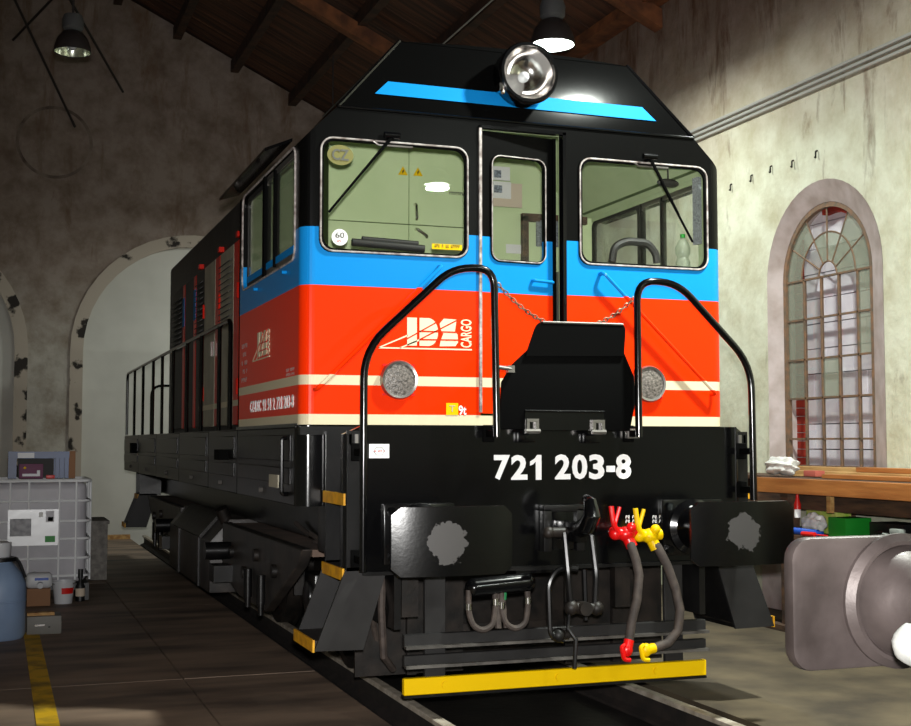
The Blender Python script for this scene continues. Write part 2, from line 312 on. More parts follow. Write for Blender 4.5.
def plate(outer, holes, th, fn):
    """flat plate with holes; fn maps (u, v, w in -th/2..th/2) to the world"""
    cu = bpy.data.curves.new('c', 'CURVE'); cu.dimensions = '2D'; cu.fill_mode = 'BOTH'; cu.extrude = th / 2
    for lp in [outer] + list(holes):
        sp = cu.splines.new('POLY'); sp.points.add(len(lp) - 1)
        for q, pt in zip(sp.points, lp): q.co = (pt[0], pt[1], 0, 1)
        sp.use_cyclic_u = True
    vs, fs = _curve_mesh(cu); mb = MB(); mb.add([fn(v.x, v.y, v.z) for v in vs], fs)
    bm = bmesh.new(); bvs = [bm.verts.new(v) for v in mb.v]
    for f in mb.f:
        try: bm.faces.new([bvs[i] for i in f])
        except ValueError: pass
    bmesh.ops.remove_doubles(bm, verts=bm.verts, dist=1e-5); bm.verts.index_update()
    mb2 = MB(); mb2.add([v.co.copy() for v in bm.verts], [tuple(v.index for v in f.verts) for f in bm.faces]); bm.free(); return mb2
def text(s, u0, u1, v0, v1, fn, th=0.003, bold=0.0, rot=False):
    cu = bpy.data.curves.new('t', 'FONT'); cu.body = s; cu.size = 1; cu.extrude = 0.5; cu.offset = bold; cu.resolution_u = 3
    vs, fs = _curve_mesh(cu)
    if rot: vs = [Vector((-v.y, v.x, v.z)) for v in vs]
    x0, x1 = min(v.x for v in vs), max(v.x for v in vs); y0, y1 = min(v.y for v in vs), max(v.y for v in vs)
    mb = MB(); mb.add([fn(u0 + (v.x - x0) / (x1 - x0) * (u1 - u0), v0 + (v.y - y0) / (y1 - y0) * (v1 - v0), (v.z + 0.5) * th) for v in vs], fs); return mb
def strokes(u0, u1, v0, v1, fn, n, seed=1):
    """small print that cannot be read in the photograph"""
    rs = random.Random(seed); mb = MB(); w_ = (u1 - u0) / n
    for i in range(n):
        if rs.random() < 0.1: continue
        a, b, h = u0 + i * w_ + w_ * 0.1, u0 + (i + 1) * w_ - w_ * 0.15, (v1 - v0)
        t = h * 0.28
        for (x0, x1, y0, y1) in ((a, a + (b - a) * 0.35, v0, v1), (a, b, v1 - t, v1) if rs.random() < 0.6 else (a, b, v0, v0 + t), (b - (b - a) * 0.3, b, v0 + (h * 0.4 if rs.random() < 0.5 else 0), v1)):
            mb.add([fn(x0, y0, 0.002), fn(x1, y0, 0.002), fn(x1, y1, 0.002), fn(x0, y1, 0.002)], [(0, 1, 2, 3)])
    return mb
def rr(u0, u1, v0, v1, r, n=5):
    out = []
    for cx, cy, a0 in ((u1 - r, v0 + r, -90), (u1 - r, v1 - r, 0), (u0 + r, v1 - r, 90), (u0 + r, v0 + r, 180)):
        out += [(cx + r * math.cos(math.radians(a0 + 90 * i / n)), cy + r * math.sin(math.radians(a0 + 90 * i / n))) for i in range(n + 1)]
    return out
def fillet(pts, r, n=5):
    P = [Vector(q) for q in pts]; out = [P[0]]
    for i in range(1, len(P) - 1):
        a, b, c = P[i - 1], P[i], P[i + 1]; d1, d2 = (a - b), (c - b); k = min(r, d1.length * 0.45, d2.length * 0.45)
        p0, p1 = b + d1.normalized() * k, b + d2.normalized() * k
        out += [(p0 * (1 - t) ** 2 + b * 2 * t * (1 - t) + p1 * t * t) for t in (j / n for j in range(n + 1))]
    return out + [P[-1]]
def frontY(y): return lambda u, v, w: Vector((u, y - w, v))
def sideX(x, s=-1): return (lambda u, v, w: Vector((x - w, -u, v))) if s < 0 else (lambda u, v, w: Vector((x + w, u, v)))
def copy_tree(o, parent=None, d=Vector()):
    c = o.copy(); C.objects.link(c); c.parent = parent
    if parent is None: c.location = o.location + d
    for ch in list(o.children): copy_tree(ch, c)
    return c

# ================================================================== THE SHED
YB, XR, XL, YF, RX, RZ, SL = 15.5, 4.0, -8.7, -14.0, -2.33, 9.8, 0.487
def zr(x): return RZ - SL * abs(x - RX)
def arch(cx, r, zs, zb, n=24): return [(cx - r, zb)] + [(cx - r * math.cos(math.pi * i / n), zs + r * math.sin(math.pi * i / n)) for i in range(n + 1)] + [(cx + r, zb)]
# back gable wall with two blind arches
holes = [arch(cx, 1.86, 3.1, -0.25) for cx in (0.05, -4.72)]
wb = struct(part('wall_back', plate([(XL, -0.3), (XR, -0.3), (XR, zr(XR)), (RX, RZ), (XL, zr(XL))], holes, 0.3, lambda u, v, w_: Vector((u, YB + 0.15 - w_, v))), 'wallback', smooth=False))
for cx in (0.05, -4.72):
    part('arch_infill', plate(arch(cx, 1.9, 3.1, -0.25), [], 0.1, lambda u, v, w_: Vector((u, YB + 0.14 - w_, v))), 'infill', wb, smooth=False)
for i, cx in enumerate((0.05, -4.72)):
    o_, i_ = arch(cx, 2.05, 3.1, -0.04), arch(cx, 1.84, 3.1, -0.04)
    struct(part('trim_%d' % (i + 1), plate(o_ + i_[::-1], [], 0.05, lambda u, v, w_: Vector((u, YB - 0.015 - w_, v))), 'archpaint', smooth=False))
ring = lambda r: [(-2.31 + r * math.cos(2 * math.pi * k / 40), 6.61 + r * math.sin(2 * math.pi * k / 40)) for k in range(40)]
struct(part('trim_3', plate(ring(0.62), [ring(0.57)], 0.012, lambda u, v, w_: Vector((u, YB - 0.004 - w_, v))), 'stainring', smooth=False))
# right wall with the arched window opening (u = Y)
XG = XR + 0.14      # plane of the glazing
cols = [H(x, 420, X=XG).y for x in (878.4, 860.8, 841.6, 824, 807, 787.5)]
WY0, WY1, WZ0, WZS = cols[0], cols[5], 1.30, H(789, 283.5, X=XG).z
WC, WR = (WY0 + WY1) / 2, (WY1 - WY0) / 2; OC, OR_, OS = 3.01, 0.88, 3.10
oy = [(OC + OR_, WZ0)] + [(OC + OR_ * math.cos(math.pi * i / 24), OS + OR_ * math.sin(math.pi * i / 24)) for i in range(25)] + [(OC - OR_, WZ0)]
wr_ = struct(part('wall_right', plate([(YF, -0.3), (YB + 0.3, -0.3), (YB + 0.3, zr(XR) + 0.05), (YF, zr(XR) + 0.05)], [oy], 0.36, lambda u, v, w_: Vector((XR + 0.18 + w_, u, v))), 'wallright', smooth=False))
struct(part('wall_left', MB().box(XL - 0.3, XL, YF, YB + 0.3, -0.3, zr(XL) + 0.05), 'wallback', smooth=False))
struct(part('wall_front', MB().prism([(XL, YF, -0.3), (XR, YF, -0.3), (XR, YF, zr(XR)), (RX, YF, RZ), (XL, YF, zr(XL))], (0, -0.3, 0)), 'wallback', smooth=False))
# roof: boards on purlins on rafters
ce = sroot('ceiling')
bw = 0.245
for side in (1, -1):
    xe = XR + 0.3 if side > 0 else XL - 0.3
    me = None
    n = int((YB - YF) / bw)
    for k in range(n):
        y = YF + (k + 0.5) * bw
        if me is None:
            mb = MB().prism([(RX, y - bw / 2 + 0.006, RZ + 0.001), (RX, y + bw / 2 - 0.006, RZ + 0.001), (xe, y + bw / 2 - 0.006, zr(xe)), (xe, y - bw / 2 + 0.006, zr(xe))], (0, 0, 0.03))
            me, c0 = mesh_of(mb, M['ceil'], smooth=False); y0 = y; me.name = 'roof_board'
        o = bpy.data.objects.new('roof_board', me); C.objects.link(o); o.parent = ce
        o.location = c0 + Vector((0, y - y0, random.uniform(0, 0.012))); 
part('roof_cover', MB().prism([(RX, YF - 0.3, RZ + 0.06), (XR + 0.4, YF - 0.3, zr(XR + 0.4) + 0.06), (XR + 0.4, YF - 0.3, zr(XR + 0.4) + 0.1), (RX, YF - 0.3, RZ + 0.12), (XL - 0.4, YF - 0.3, zr(XL - 0.4) + 0.1), (XL - 0.4, YF - 0.3, zr(XL - 0.4) + 0.06)], (0, YB - YF + 0.6, 0)), 'purlin', ce, smooth=False)
for x in (-2.33, -1.32, -0.3, 0.71, 1.75, 2.75, -3.35, -4.4, -5.4, -6.4, -7.4):
    part('purlin', MB().box(x - 0.07, x + 0.07, YF, YB + 0.1, zr(x) - 0.22, zr(x) - 0.01), 'purlin', ce, smooth=False)
part('wall_plate', MB().box(3.72, 3.99, YF, YB, zr(3.74) - 0.26, zr(3.99) - 0.01), 'beam', ce, smooth=False)
for y in (6.0, 10.86, 1.15, -3.7, -8.55):
    for side in (1, -1):
        xe = 3.98 if side > 0 else XL
        part('rafter', MB().prism([(RX, y - 0.09, RZ - 0.20), (xe, y - 0.09, zr(xe) - 0.20), (xe, y - 0.09, zr(xe) - 0.42), (RX, y - 0.09, RZ - 0.45)], (0, 0.18, 0)), 'beam', ce, smooth=False)
part('cable_pipe', MB().tube([(2.63, 9.75, zr(2.7) - 0.24), (2.63, -13, zr(2.7) - 0.24)], 0.012, 6), 'conduit', ce)
# floor: slabs both sides of the sunken track
flr = sroot('floor')
def slab(x0, x1, y0, y1, m, dz=0):
    part('floor_slab', MB().box(x0 + 0.006, x1 - 0.006, y0 + 0.006, y1 - 0.006, -0.3, -0.05 + dz), m, flr, smooth=False)
for (x0, x1) in ((-8.7, -5.3), (-5.3, -1.9)):
    for y in (-14, -9.8, -5.6, -1.4, 2.0, 5.2, 8.4, 11.9):
        y1 = {-14: -9.8, -9.8: -5.6, -5.6: -1.4, -1.4: 2.0, 2.0: 5.2, 5.2: 8.4, 8.4: 11.9, 11.9: 15.4}[y]
        slab(x0, x1, y, y1, 'floor', random.uniform(-0.004, 0.002))
for y in range(-14, 15, 4): slab(-1.9, -0.98, y, min(y + 4, 15.4), 'floor', random.uniform(-0.004, 0.002))
for y in range(-14, 15, 4): slab(0.98, 4.0, y, min(y + 4, 15.4), 'floorr', random.uniform(-0.003, 0.002))
part('trackbed', MB().box(-0.98, 0.98, -14, 15.4, -0.32, -0.17), 'bed', flr, smooth=False)
part('grout_bed', MB().box(XL, XR, -14, 15.4, -0.34, -0.3), 'bed', flr, smooth=False)
for s, lab in ((-1, 'worn steel rail running under the left end of the yellow snowplough board'), (1, 'worn steel rail running under the right end of the yellow snowplough board')):
    r_ = root('track_rail', (s * 0.7525, 0, -0.17), lab, 'rail')
    x = s * 0.7525
    part('rail_web', MB().prism([(x - 0.065, -14, -0.17), (x + 0.065, -14, -0.17), (x + 0.065, -14, -0.15), (x + 0.01, -14, -0.13), (x + 0.01, -14, -0.035), (x + 0.034, -14, -0.028), (x - 0.034, -14, -0.028), (x - 0.01, -14, -0.035), (x - 0.01, -14, -0.13), (x - 0.065, -14, -0.15)], (0, 29.3, 0)), 'railside', r_, smooth=False)
    part('rail_head', MB().prism([(x - 0.036, -14, -0.028), (x + 0.036, -14, -0.028), (x + 0.034, -14, -0.004), (x + 0.026, -14, 0), (x - 0.026, -14, 0), (x - 0.034, -14, -0.004)], (0, 29.3, 0)), 'railsteel', r_, smooth=False)
ml = part('floor_marking', MB().box(-2.885, -2.76, -2.5, 4.6, -0.0499, -0.046), 'linepaint', smooth=False)
tag(ml, 'yellow painted stripe along the brown floor below the blue can', 'floor marking')
# ---- window in the right wall
w1 = sroot('window_1', (XR, WC, WZ0))
def W(u, v, w_=0): return Vector((XG + w_, u, v))
def rad(a, r): return (WC + r * math.cos(a), WZS + r * math.sin(a))
# reveal lining, slightly splayed
inner = [(WY1, WZ0)] + [rad(math.pi * i / 24, WR) for i in range(25)] + [(WY0, WZ0)]
rv = MB(); n = len(oy)
rv.add([Vector((XR - 0.002, u, v)) for u, v in oy] + [Vector((XG - 0.03, u, v)) for u, v in inner] + [Vector((XG + 0.3, u, v)) for u, v in inner], [(k * n + i, k * n + (i + 1) % n, k * n + n + (i + 1) % n, k * n + n + i) for k in (0, 1) for i in range(n)])
part('reveal', rv, 'reveal', w1)
part('window_frame', plate(inner, [[(WY1 - 0.045, WZ0 + 0.04)] + [rad(math.pi * i / 24, WR - 0.045) for i in range(25)] + [(WY0 + 0.045, WZ0 + 0.04)]], 0.05, lambda u, v, w_: W(u, v, w_)), 'muntin', w1, smooth=False)
cw = (WY1 - WY0) / 5
rows = [WZ0] + [H(789, y, X=XG).z for y in (439, 399.3, 361.4, 322)] + [WZS]
for i in range(1, 5): part('glazing_bar', MB().box(XG - 0.014, XG + 0.014, cols[i] - 0.009, cols[i] + 0.009, WZ0, WZS), 'muntin', w1, smooth=False)
for z in rows[1:]: part('glazing_bar', MB().box(XG - 0.014, XG + 0.014, WY0, WY1, z - 0.009, z + 0.009), 'muntin', w1, smooth=False)
R1, R2 = cw * 0.5, cw * 1.5
for r in (R1, R2): part('glazing_bar', MB().tube([W(*rad(math.pi * i / 20, r)) for i in range(21)], 0.009, 6), 'muntin', w1)
angs = [30, 60, 90, 120, 150]
for a in angs: part('glazing_bar', MB().tube([W(*rad(math.radians(a), R1)), W(*rad(math.radians(a), WR - 0.02))], 0.009, 6), 'muntin', w1)
part('glazing_bar', MB().tube([W(*rad(math.radians(90), R1)), W(*rad(math.radians(90), R1 * 1.02 + 0.01))], 0.009, 6), 'muntin', w1)
# panes: columns counted from the far (left in view) side; 'f' dirty green, 'c' clear, '-' fallen out
grid = ['f c c c f', 'f c c c f', 'f c f c c', '- c c c c', '- c c c c']
for ri, row in enumerate(grid):
    z0, z1 = rows[4 - ri], rows[5 - ri]
    for ci, k in enumerate(row.split()):
        if k == '-': continue
        y1_ = cols[5 - ci]; y0_ = cols[4 - ci]
        part('pane', MB().box(XG - 0.002, XG + 0.002, y0_ + 0.009, y1_ - 0.009, z0 + 0.009, z1 - 0.009), 'frost' if k == 'f' else 'clear', w1, smooth=False)
def sector(a0, a1, r0, r1, k):
    A = [math.radians(a0 + (a1 - a0) * i / 6) for i in range(7)]
    pts = [rad(a, r1) for a in A] + [rad(a, r0) for a in A[::-1]]
    part('pane', plate(pts, [], 0.004, lambda u, v, w_: W(u, v, w_)), 'frost' if k == 'f' else 'clear', w1, smooth=False)
A6 = [0, 30, 60, 90, 120, 150, 180]
for i, (ko, ki) in enumerate(zip('ff-cff', 'ccffff')):
    a0, a1 = A6[i] + 0.6, A6[i + 1] - 0.6
    if ko != '-': sector(a0, a1, R2 + 0.009, WR - 0.045, ko)
    sector(a0, a1, R1 + 0.009, R2 - 0.009, ki)
sector(1, 179, 0.004, R1 - 0.009, 'c')
# bricked-up opening behind the glazing: whitewashed blocks with a strip and crown of bare brick
bz = WZ0 - 0.05; k = 0
while bz < 4.15:
    yb_ = cols[4] + 0.17
    off = 0.0 if k % 2 else 0.2
    ys = [WY0 - 0.1] + [y for y in (2.3 - off + 0.4 * q for q in range(4)) if WY0 < y < yb_ - 0.1] + [yb_]
    for a, b in zip(ys[:-1], ys[1:]):
        part('block', MB().box(XG + 0.11 + random.uniform(0, 0.012), XG + 0.3, a + 0.004, b - 0.004, bz + 0.005, bz + 0.235), 'block', w1, smooth=False)
    for q in range(3):
        part('brick', MB().box(XG + 0.10 + random.uniform(0, 0.01), XG + 0.3, yb_ + 0.005, yb_ + 0.34, bz + q * 0.08 + 0.004, bz + q * 0.08 + 0.076), 'brickred', w1, smooth=False)
    bz += 0.24; k += 1
for q in range(7):      # relieving arch of brick, left of the crown
    a = math.radians(84 + q * 9)
    c = Vector((XG + 0.08, *rad(a, WR + 0.02))); part('arch_brick', MB().obox(c, (0.1, 0.10, 0.22), Matrix.Rotation(a - math.pi / 2, 3, 'X')), 'brickred', w1, smooth=False)
# conduits along the right wall
for i, dz in enumerate((0.0, 0.055, 0.11)):
    lab = ['lowest of three pale conduits running along the right wall', 'middle of three pale conduits running along the right wall', 'topmost of three pale conduits running along the right wall'][i]
    tag(part('conduit_pipe', MB().tube([(XR - 0.03, 12, 4.84 + dz), (XR - 0.03, -6, 4.84 + dz)], 0.018, 8), 'conduit'), lab, 'conduit', 'conduits on the right wall')

# row of small iron hooks on the right wall
for px, od in (((732, 188), 'leftmost'), ((752.6, 179), 'second from left'), ((772, 170), 'middle one'), ((793.7, 164.6), 'fourth from left'), ((817.5, 155), 'rightmost')):
    c = H(*px, X=XR)
    tag(part('wall_hook', MB().tube(fillet([c + Vector((0.0, 0, 0.04)), c + Vector((-0.02, 0, 0.035)), c + Vector((-0.02, 0, -0.03)), c + Vector((-0.035, 0, -0.02))], 0.012), 0.008, 6), 'under'), od + ' of five small iron hooks in a sloping row on the right wall', 'hook', 'wall hooks')
# ---- pendant lamps
def pendant(x, y, z, label, lit, k=1.0, watts=LAMP_W):
    o = root('pendant_lamp', (x, y, z), label, 'lamp', 'pendant lamps')
    sc = lambda pr: [(a_ * k, b_ * k) for a_, b_ in pr]
    part('shade', MB().lathe(sc([(0.205, 0.0), (0.20, 0.05), (0.17, 0.15), (0.115, 0.22), (0.07, 0.24), (0.065, 0.235), (0.11, 0.212), (0.165, 0.145), (0.193, 0.05), (0.198, 0.0)]), (x, y, z), (0, 0, 1), close=True), 'lampshell', o)
    part('reflector', MB().lathe(sc([(0.196, 0.004), (0.188, 0.05), (0.16, 0.14), (0.10, 0.205), (0.03, 0.21)]), (x, y, z), (0, 0, 1)), 'reflector', o)
    part('cap', MB().lathe(sc([(0.0, 0.24), (0.085, 0.24), (0.115, 0.27), (0.12, 0.36), (0.10, 0.42), (0.04, 0.43), (0.0, 0.43)]), (x, y, z), (0, 0, 1)), 'lampcap', o)
    part('hanger', MB().tube([(x, y, z + 0.42 * k), (x, y, zr(x) - 0.2)], 0.012, 6), 'lampshell', o)
    if lit:
        part('glass', MB().lathe(sc([(0.0, -0.05), (0.07, -0.044), (0.14, -0.022), (0.188, 0.006), (0.188, 0.02), (0.0, 0.02)]), (x, y, z + 0.006), (0, 0, 1)), 'lamplit', o)
        l = bpy.data.lights.new('lamp_light', 'AREA'); l.shape = 'DISK'; l.size = 0.34; l.energy = watts; l.color = (0.94, 1.0, 0.92)
        lo = bpy.data.objects.new('lamp_light', l); C.objects.link(lo); lo.parent = o; lo.location = (0, 0, -0.055)
    else:
        part('bulb', MB().ball((x, y, z + 0.10), (0.05, 0.05, 0.08)), 'whitecan', o)
pendant(2.08, 4.74, 5.56, 'lit pendant lamp shining above the loco roof behind its round headlight', True, 1.1, 150)
pendant(-2.49, 6.37, 5.49, 'unlit dark pendant lamp hanging in front of the gable wall at upper left', False, 0.9)
pendant(1.8, -1.3, 5.8, 'lit pendant lamp over the track in front of the loco, outside the view', True, 1.0, 560)
pendant(3.0, -10.0, 5.4, 'lit pendant lamp far behind the viewer, mirrored in the left cab window', True)
pendant(1.7, 12.3, 5.6, 'added lit lamp, unseen behind the cab, brightening the far wall', True, 1.0, 100)  # added lamp, hidden from view, to brighten the back wall and arch infill
# tie rods by the left lamp
for i, (a, b, lab) in enumerate((((75, 127), (12, -6), 'long thin iron tie rod ending above the round stain on the gable wall'), ((123, 92), (80, 17), 'short thin iron tie rod to the right of the unlit pendant lamp'), ((13, 40), (56, -5), 'thin iron rod slanting up to the right at the upper left corner'))):
    p0 = H(*a, Y=15.47); p1 = H(*b, Y=14.3); d = p1 - p0; t = 1.0
    while (p0 + d * t).z < zr((p0 + d * t).x) - 0.1 and t < 6: t += 0.02
    t -= 0.3
    tag(part('tie_rod', MB().tube([p0, p0 + d * t], 0.022, 6), 'lampshell'), lab, 'rod')

# ================================================================== THE LOCOMOTIVE
YC, CW, YR = 0.518, 1.44, 2.62            # cab front plane, cab half width, cab rear
L_ = root('locomotive', (0, 0, 0), 'red, blue and black diesel shunting locomotive standing on the track', 'locomotive')
fy = frontY(YC)
# --- cab shell
cabF = [(-1.36, 1.66), (1.36, 1.66), (1.36, 3.455), (1.225, 3.59), (-1.225, 3.59), (-1.36, 3.455)]
winL = rr(-1.327, -0.390, 2.704, 3.392, 0.075); winR = rr(0.385, 1.318, 2.704, 3.392, 0.075)
doorH = [(-0.30, 1.72), (0.265, 1.72), (0.265, 3.535), (-0.30, 3.535)]
fw = part('cab_front', plate(cabF, [winL, winR, doorH], 0.04, lambda u, v, w_: Vector((u, YC + 0.02 - w_, v))), 'livery', L_, smooth=False)
for s in (-1, 1):
    cp = MB(); A = [(s * (1.36 + 0.08 * math.sin(t)), YC + 0.08 - 0.08 * math.cos(t)) for t in (math.pi / 2 * i / 8 for i in range(9))]
    for i in range(8):
        (x0, y0), (x1, y1) = A[i], A[i + 1]
        def zt(x): return 3.455 - (abs(x) - 1.36) * 1.0
        cp.add([(x0, y0, 1.66), (x1, y1, 1.66), (x1, y1, zt(x1)), (x0, y0, zt(x0))], [(0, 1, 2, 3)])
    part('corner_post', cp, 'livery', L_)
    sw = rr(0.70, 2.46, 2.68, 3.36, 0.07)
    fn = (lambda s: lambda u, v, w_: Vector((s * (CW - 0.02) + s * w_, u, v)))(s)
    part('cab_side', plate([(YC + 0.08, 1.66), (YR, 1.66), (YR, 3.375), (YC + 0.08, 3.375)], [sw], 0.04, fn), 'livery', L_, smooth=False)
# brow panel above the windows leaning back, chamfered roof sides, roof top, rear wall
TX, TZ, TY = 0.80, 4.07, 0.635
part('roof_brow', MB().prism([(-1.225, YC, 3.585), (1.225, YC, 3.585), (TX, TY, TZ), (-TX, TY, TZ)], (0, 0.03, -0.004)), 'blackroof', L_, bevel=0.01)
rp = MB()
prof = [(-CW, 3.375), (-1.225, 3.59), (-TX, TZ), (-0.4, TZ + 0.02), (0, TZ + 0.028), (0.4, TZ + 0.02), (TX, TZ), (1.225, 3.59), (CW, 3.375)]
def fyy(x, z): return YC + 0.08 if z < 3.4 else (YC + 0.0 if z < 3.6 else TY - (0.0 if z <= TZ else 0.0))
fr = [(x, fyy(x, z), z) for x, z in prof]; re_ = [(x, YR + 0.1, z) for x, z in prof]
rp.add(fr + re_, [(i, i + 1, 10 + i, 9 + i) for i in range(8)] + [(2, 3, 4, 5, 6)])
part('cab_roof', rp, 'blackroof', L_)
part('roof_gutter', MB().tube([(-1.225, YC - 0.006, 3.588), (1.225, YC - 0.006, 3.588)], 0.009, 6), 'black', L_)
for s in (-1, 1): part('roof_edge', MB().tube([(s * 1.225, YC, 3.59), (s * TX, TY, TZ), (s * TX, YR, TZ)], 0.012, 6), 'black', L_)
part('cab_rear', MB().prism([(x, YR, z) for x, z in [(-CW, 1.66)] + prof + [(CW, 1.66)]], (0, -0.04, 0)), 'blackroof', L_, smooth=False)
# blue stripe across the brow, following its lean
def brow(u, v, w_): k = (v - 3.59) / (TZ - 3.59); return Vector((u, YC + (TY - YC) * k - 0.004 - w_, v))
part('brow_stripe', MB().prism([brow(-0.985, 3.695, 0), brow(0.955, 3.687, 0), brow(0.865, 3.778, 0), brow(-0.895, 3.785, 0)], (0, -0.003, 0)), 'blue', L_, smooth=False, label='bright blue stripe across the black brow')
# roof headlight
hx, hz = -0.012, 3.88
hl = part('headlight', MB().lathe([(0.10, 0.0), (0.15, 0.03), (0.195, 0.10), (0.20, 0.22), (0.185, 0.235), (0.172, 0.225), (0.172, 0.20)], (hx, 0.62, hz), (-0.03, -1, 0.0), n=36), 'black', L_, label='large round headlight with chrome reflector')
part('reflector', MB().lathe([(0.172, 0.20), (0.155, 0.15), (0.12, 0.10), (0.07, 0.075), (0.03, 0.07), (0.0, 0.07)], (hx, 0.62, hz), (-0.03, -1, 0.0), n=36), 'chrome', hl)
part('bulb', MB().ball((hx, 0.50, hz), (0.035, 0.05, 0.035)), 'whitecan', hl)
part('rim', MB().lathe([(0.172, 0.225), (0.19, 0.232), (0.19, 0.245), (0.172, 0.245)], (hx, 0.62, hz), (-0.03, -1, 0.0), n=36, close=True), 'black', hl)
part('lens', MB().lathe([(0.174, 0.228), (0.10, 0.243), (0.0, 0.248)], (hx, 0.62, hz), (-0.03, -1, 0.0), n=36), 'lens', hl)
part('latch', MB().box(-0.215, -0.185, 0.40, 0.46, hz - 0.13, hz - 0.08).ball((-0.2, 0.39, hz - 0.14), 0.018), 'chrome', hl)
# front windows
def window(name, loop, u0, u1):
    inn = [((q[0] - (u0 + u1) / 2) * 0.965 + (u0 + u1) / 2, (q[1] - 3.048) * 0.955 + 3.048) for q in loop]
    out = [((q[0] - (u0 + u1) / 2) * 1.02 + (u0 + u1) / 2, (q[1] - 3.048) * 1.025 + 3.048) for q in loop]
    gl = part(name, plate(loop, [], 0.006, lambda u, v, w_: Vector((u, YC + 0.012 - w_, v))), 'glass', L_, smooth=False, label='cab windscreen pane')
    part('rubber_seal', plate(out, [inn], 0.02, lambda u, v, w_: Vector((u, YC + 0.002 - w_, v))), 'rubber', gl, smooth=False)
    mid = [((q[0] - (u0 + u1) / 2) * 1.002 + (u0 + u1) / 2, (q[1] - 3.048) * 1.002 + 3.048, ) for q in loop]
    part('seal_bead', MB().tube([Vector((u, YC - 0.012, v)) for u, v in mid], 0.006, 6, closed=True), 'seal', gl)
    return gl
gL = window('windscreen', winL, -1.327, -0.39); gR = window('windscreen', winR, 0.385, 1.318)
# stickers and fittings on the left pane
def oval(cx, cz, a, b, n=28): return [(cx + a * math.cos(2 * math.pi * i / n), cz + b * math.sin(2 * math.pi * i / n)) for i in range(n)]
YG = YC + 0.004
M['czoval'] = mat('faded_oval_sticker', (112, 108, 52), 0.6); M['cztext'] = mat('sticker_grey_print', (84, 86, 78), 0.6)
ov = part('oval_sticker', plate(oval(-1.205, 3.292, 0.082, 0.062), [], 0.002, frontY(YG)), 'czoval', gL, smooth=False, label='oval CZ country sticker')
part('lettering', text('CZ', -1.258, -1.152, 3.258, 3.328, frontY(YG - 0.003), 0.002, 0.02), 'cztext', gL, smooth=False)
part('round_sticker', plate(oval(-1.206, 2.79, 0.05, 0.05), [], 0.002, frontY(YG)), 'white', gL, smooth=False, label='white round sticker with a grey numeral')
part('lettering', text('60', -1.235, -1.178, 2.785, 2.82, frontY(YG - 0.003), 0.002, 0.01), 'cztext', gL, smooth=False)
part('lettering', strokes(-1.225, -1.187, 2.76, 2.772, frontY(YG - 0.003), 4), 'red', gL, smooth=False)
a, b = H(432, 243.5, Y=YG), H(462, 252, Y=YG)
part('yellow_sticker', MB().box(a.x, b.x, YG - 0.001, YG + 0.001, b.z + 0.01, a.z), 'yellow', gL, smooth=False)
part('lettering', strokes(a.x + 0.015, b.x - 0.015, b.z + 0.02, b.z + 0.04, frontY(YG - 0.002), 14), 'dark', gL, smooth=False)
# wipers
for (p0, p1, k0) in (((392, 137), (329, 212), -1), ((650, 158), (693, 242), 1)):
    a, b = H(*p0, Y=YC - 0.05), H(*p1, Y=YC - 0.02); m_ = a.lerp(b, 0.45)
    wp = part('wiper', MB().tube([a, m_, m_.lerp(b, 0.4)], [0.012, 0.008, 0.006], 6).cyl(a, a + Vector((0, 0.05, 0)), 0.018, n=10), 'rubber', L_)
    part('wiper_blade', MB().tube([a.lerp(b, 0.28) + Vector((0, 0.014, 0)), b + Vector((0, 0.004, 0))], 0.008, 6), 'rubber', wp)
    part('wiper_motor', MB().cyl(a + Vector((-0.05, 0.0, 0.01)), a + Vector((0.05, 0.0, 0.01)), 0.02, n=10), 'black', wp)
    q = H(p0[0] + 2, p0[1] + 9, Y=YC - 0.01); part('spindle_rail', MB().tube([q + Vector((-0.13, 0, 0.02)), q + Vector((-0.10, 0, 0)), q + Vector((0.12, 0, 0))], 0.007, 6), 'steel', wp)
# front door, hinged on the left and standing ajar inwards
th = math.radians(7)
def leaf(u, v, w_): return Vector((-0.285 + u * math.cos(th) + w_ * math.sin(th), YC + 0.03 + u * math.sin(th) - w_ * math.cos(th), v))
dl = [(0, 1.735), (0.515, 1.735), (0.515, 3.52), (0, 3.52)]; dw = rr(0.065, 0.455, 2.70, 3.37, 0.06)
dr = part('cab_door', plate(dl, [dw], 0.035, leaf), 'livery', L_, smooth=False, label='front cab door standing ajar')
part('door_glass', plate(dw, [], 0.006, leaf), 'glass', dr, smooth=False)
mid = [((q[0] - 0.26) * 1.0 + 0.26, (q[1] - 3.035) * 1.0 + 3.035) for q in dw]
part('door_window_seal', MB().tube([leaf(u, v, 0.02) for u, v in mid], 0.010, 6, closed=True), 'rubber', dr)
part('door_window_bead', MB().tube([leaf(u, v, 0.031) for u, v in mid], 0.004, 6, closed=True), 'seal', dr)
part('door_handle', MB().tube(fillet([leaf(0.36, 2.585, 0.015), leaf(0.36, 2.585, 0.05), leaf(0.50, 2.58, 0.05), leaf(0.50, 2.58, 0.02)], 0.02), 0.011, 8), 'livery', dr)
part('door_frame_strip', MB().box(-0.312, -0.295, YC - 0.016, YC + 0.03, 1.74, 3.545), 'seal', L_, smooth=False, label='pale metal door frame strip')
part('door_frame_strip', MB().box(0.262, 0.285, YC - 0.016, YC + 0.05, 1.74, 3.545).box(-0.312, 0.285, YC - 0.016, YC + 0.03, 3.53, 3.55), 'black', L_, smooth=False)
part('door_seal', MB().box(0.226, 0.246, YC + 0.06, YC + 0.10, 1.74, 3.52), 'rubber', L_, smooth=False)
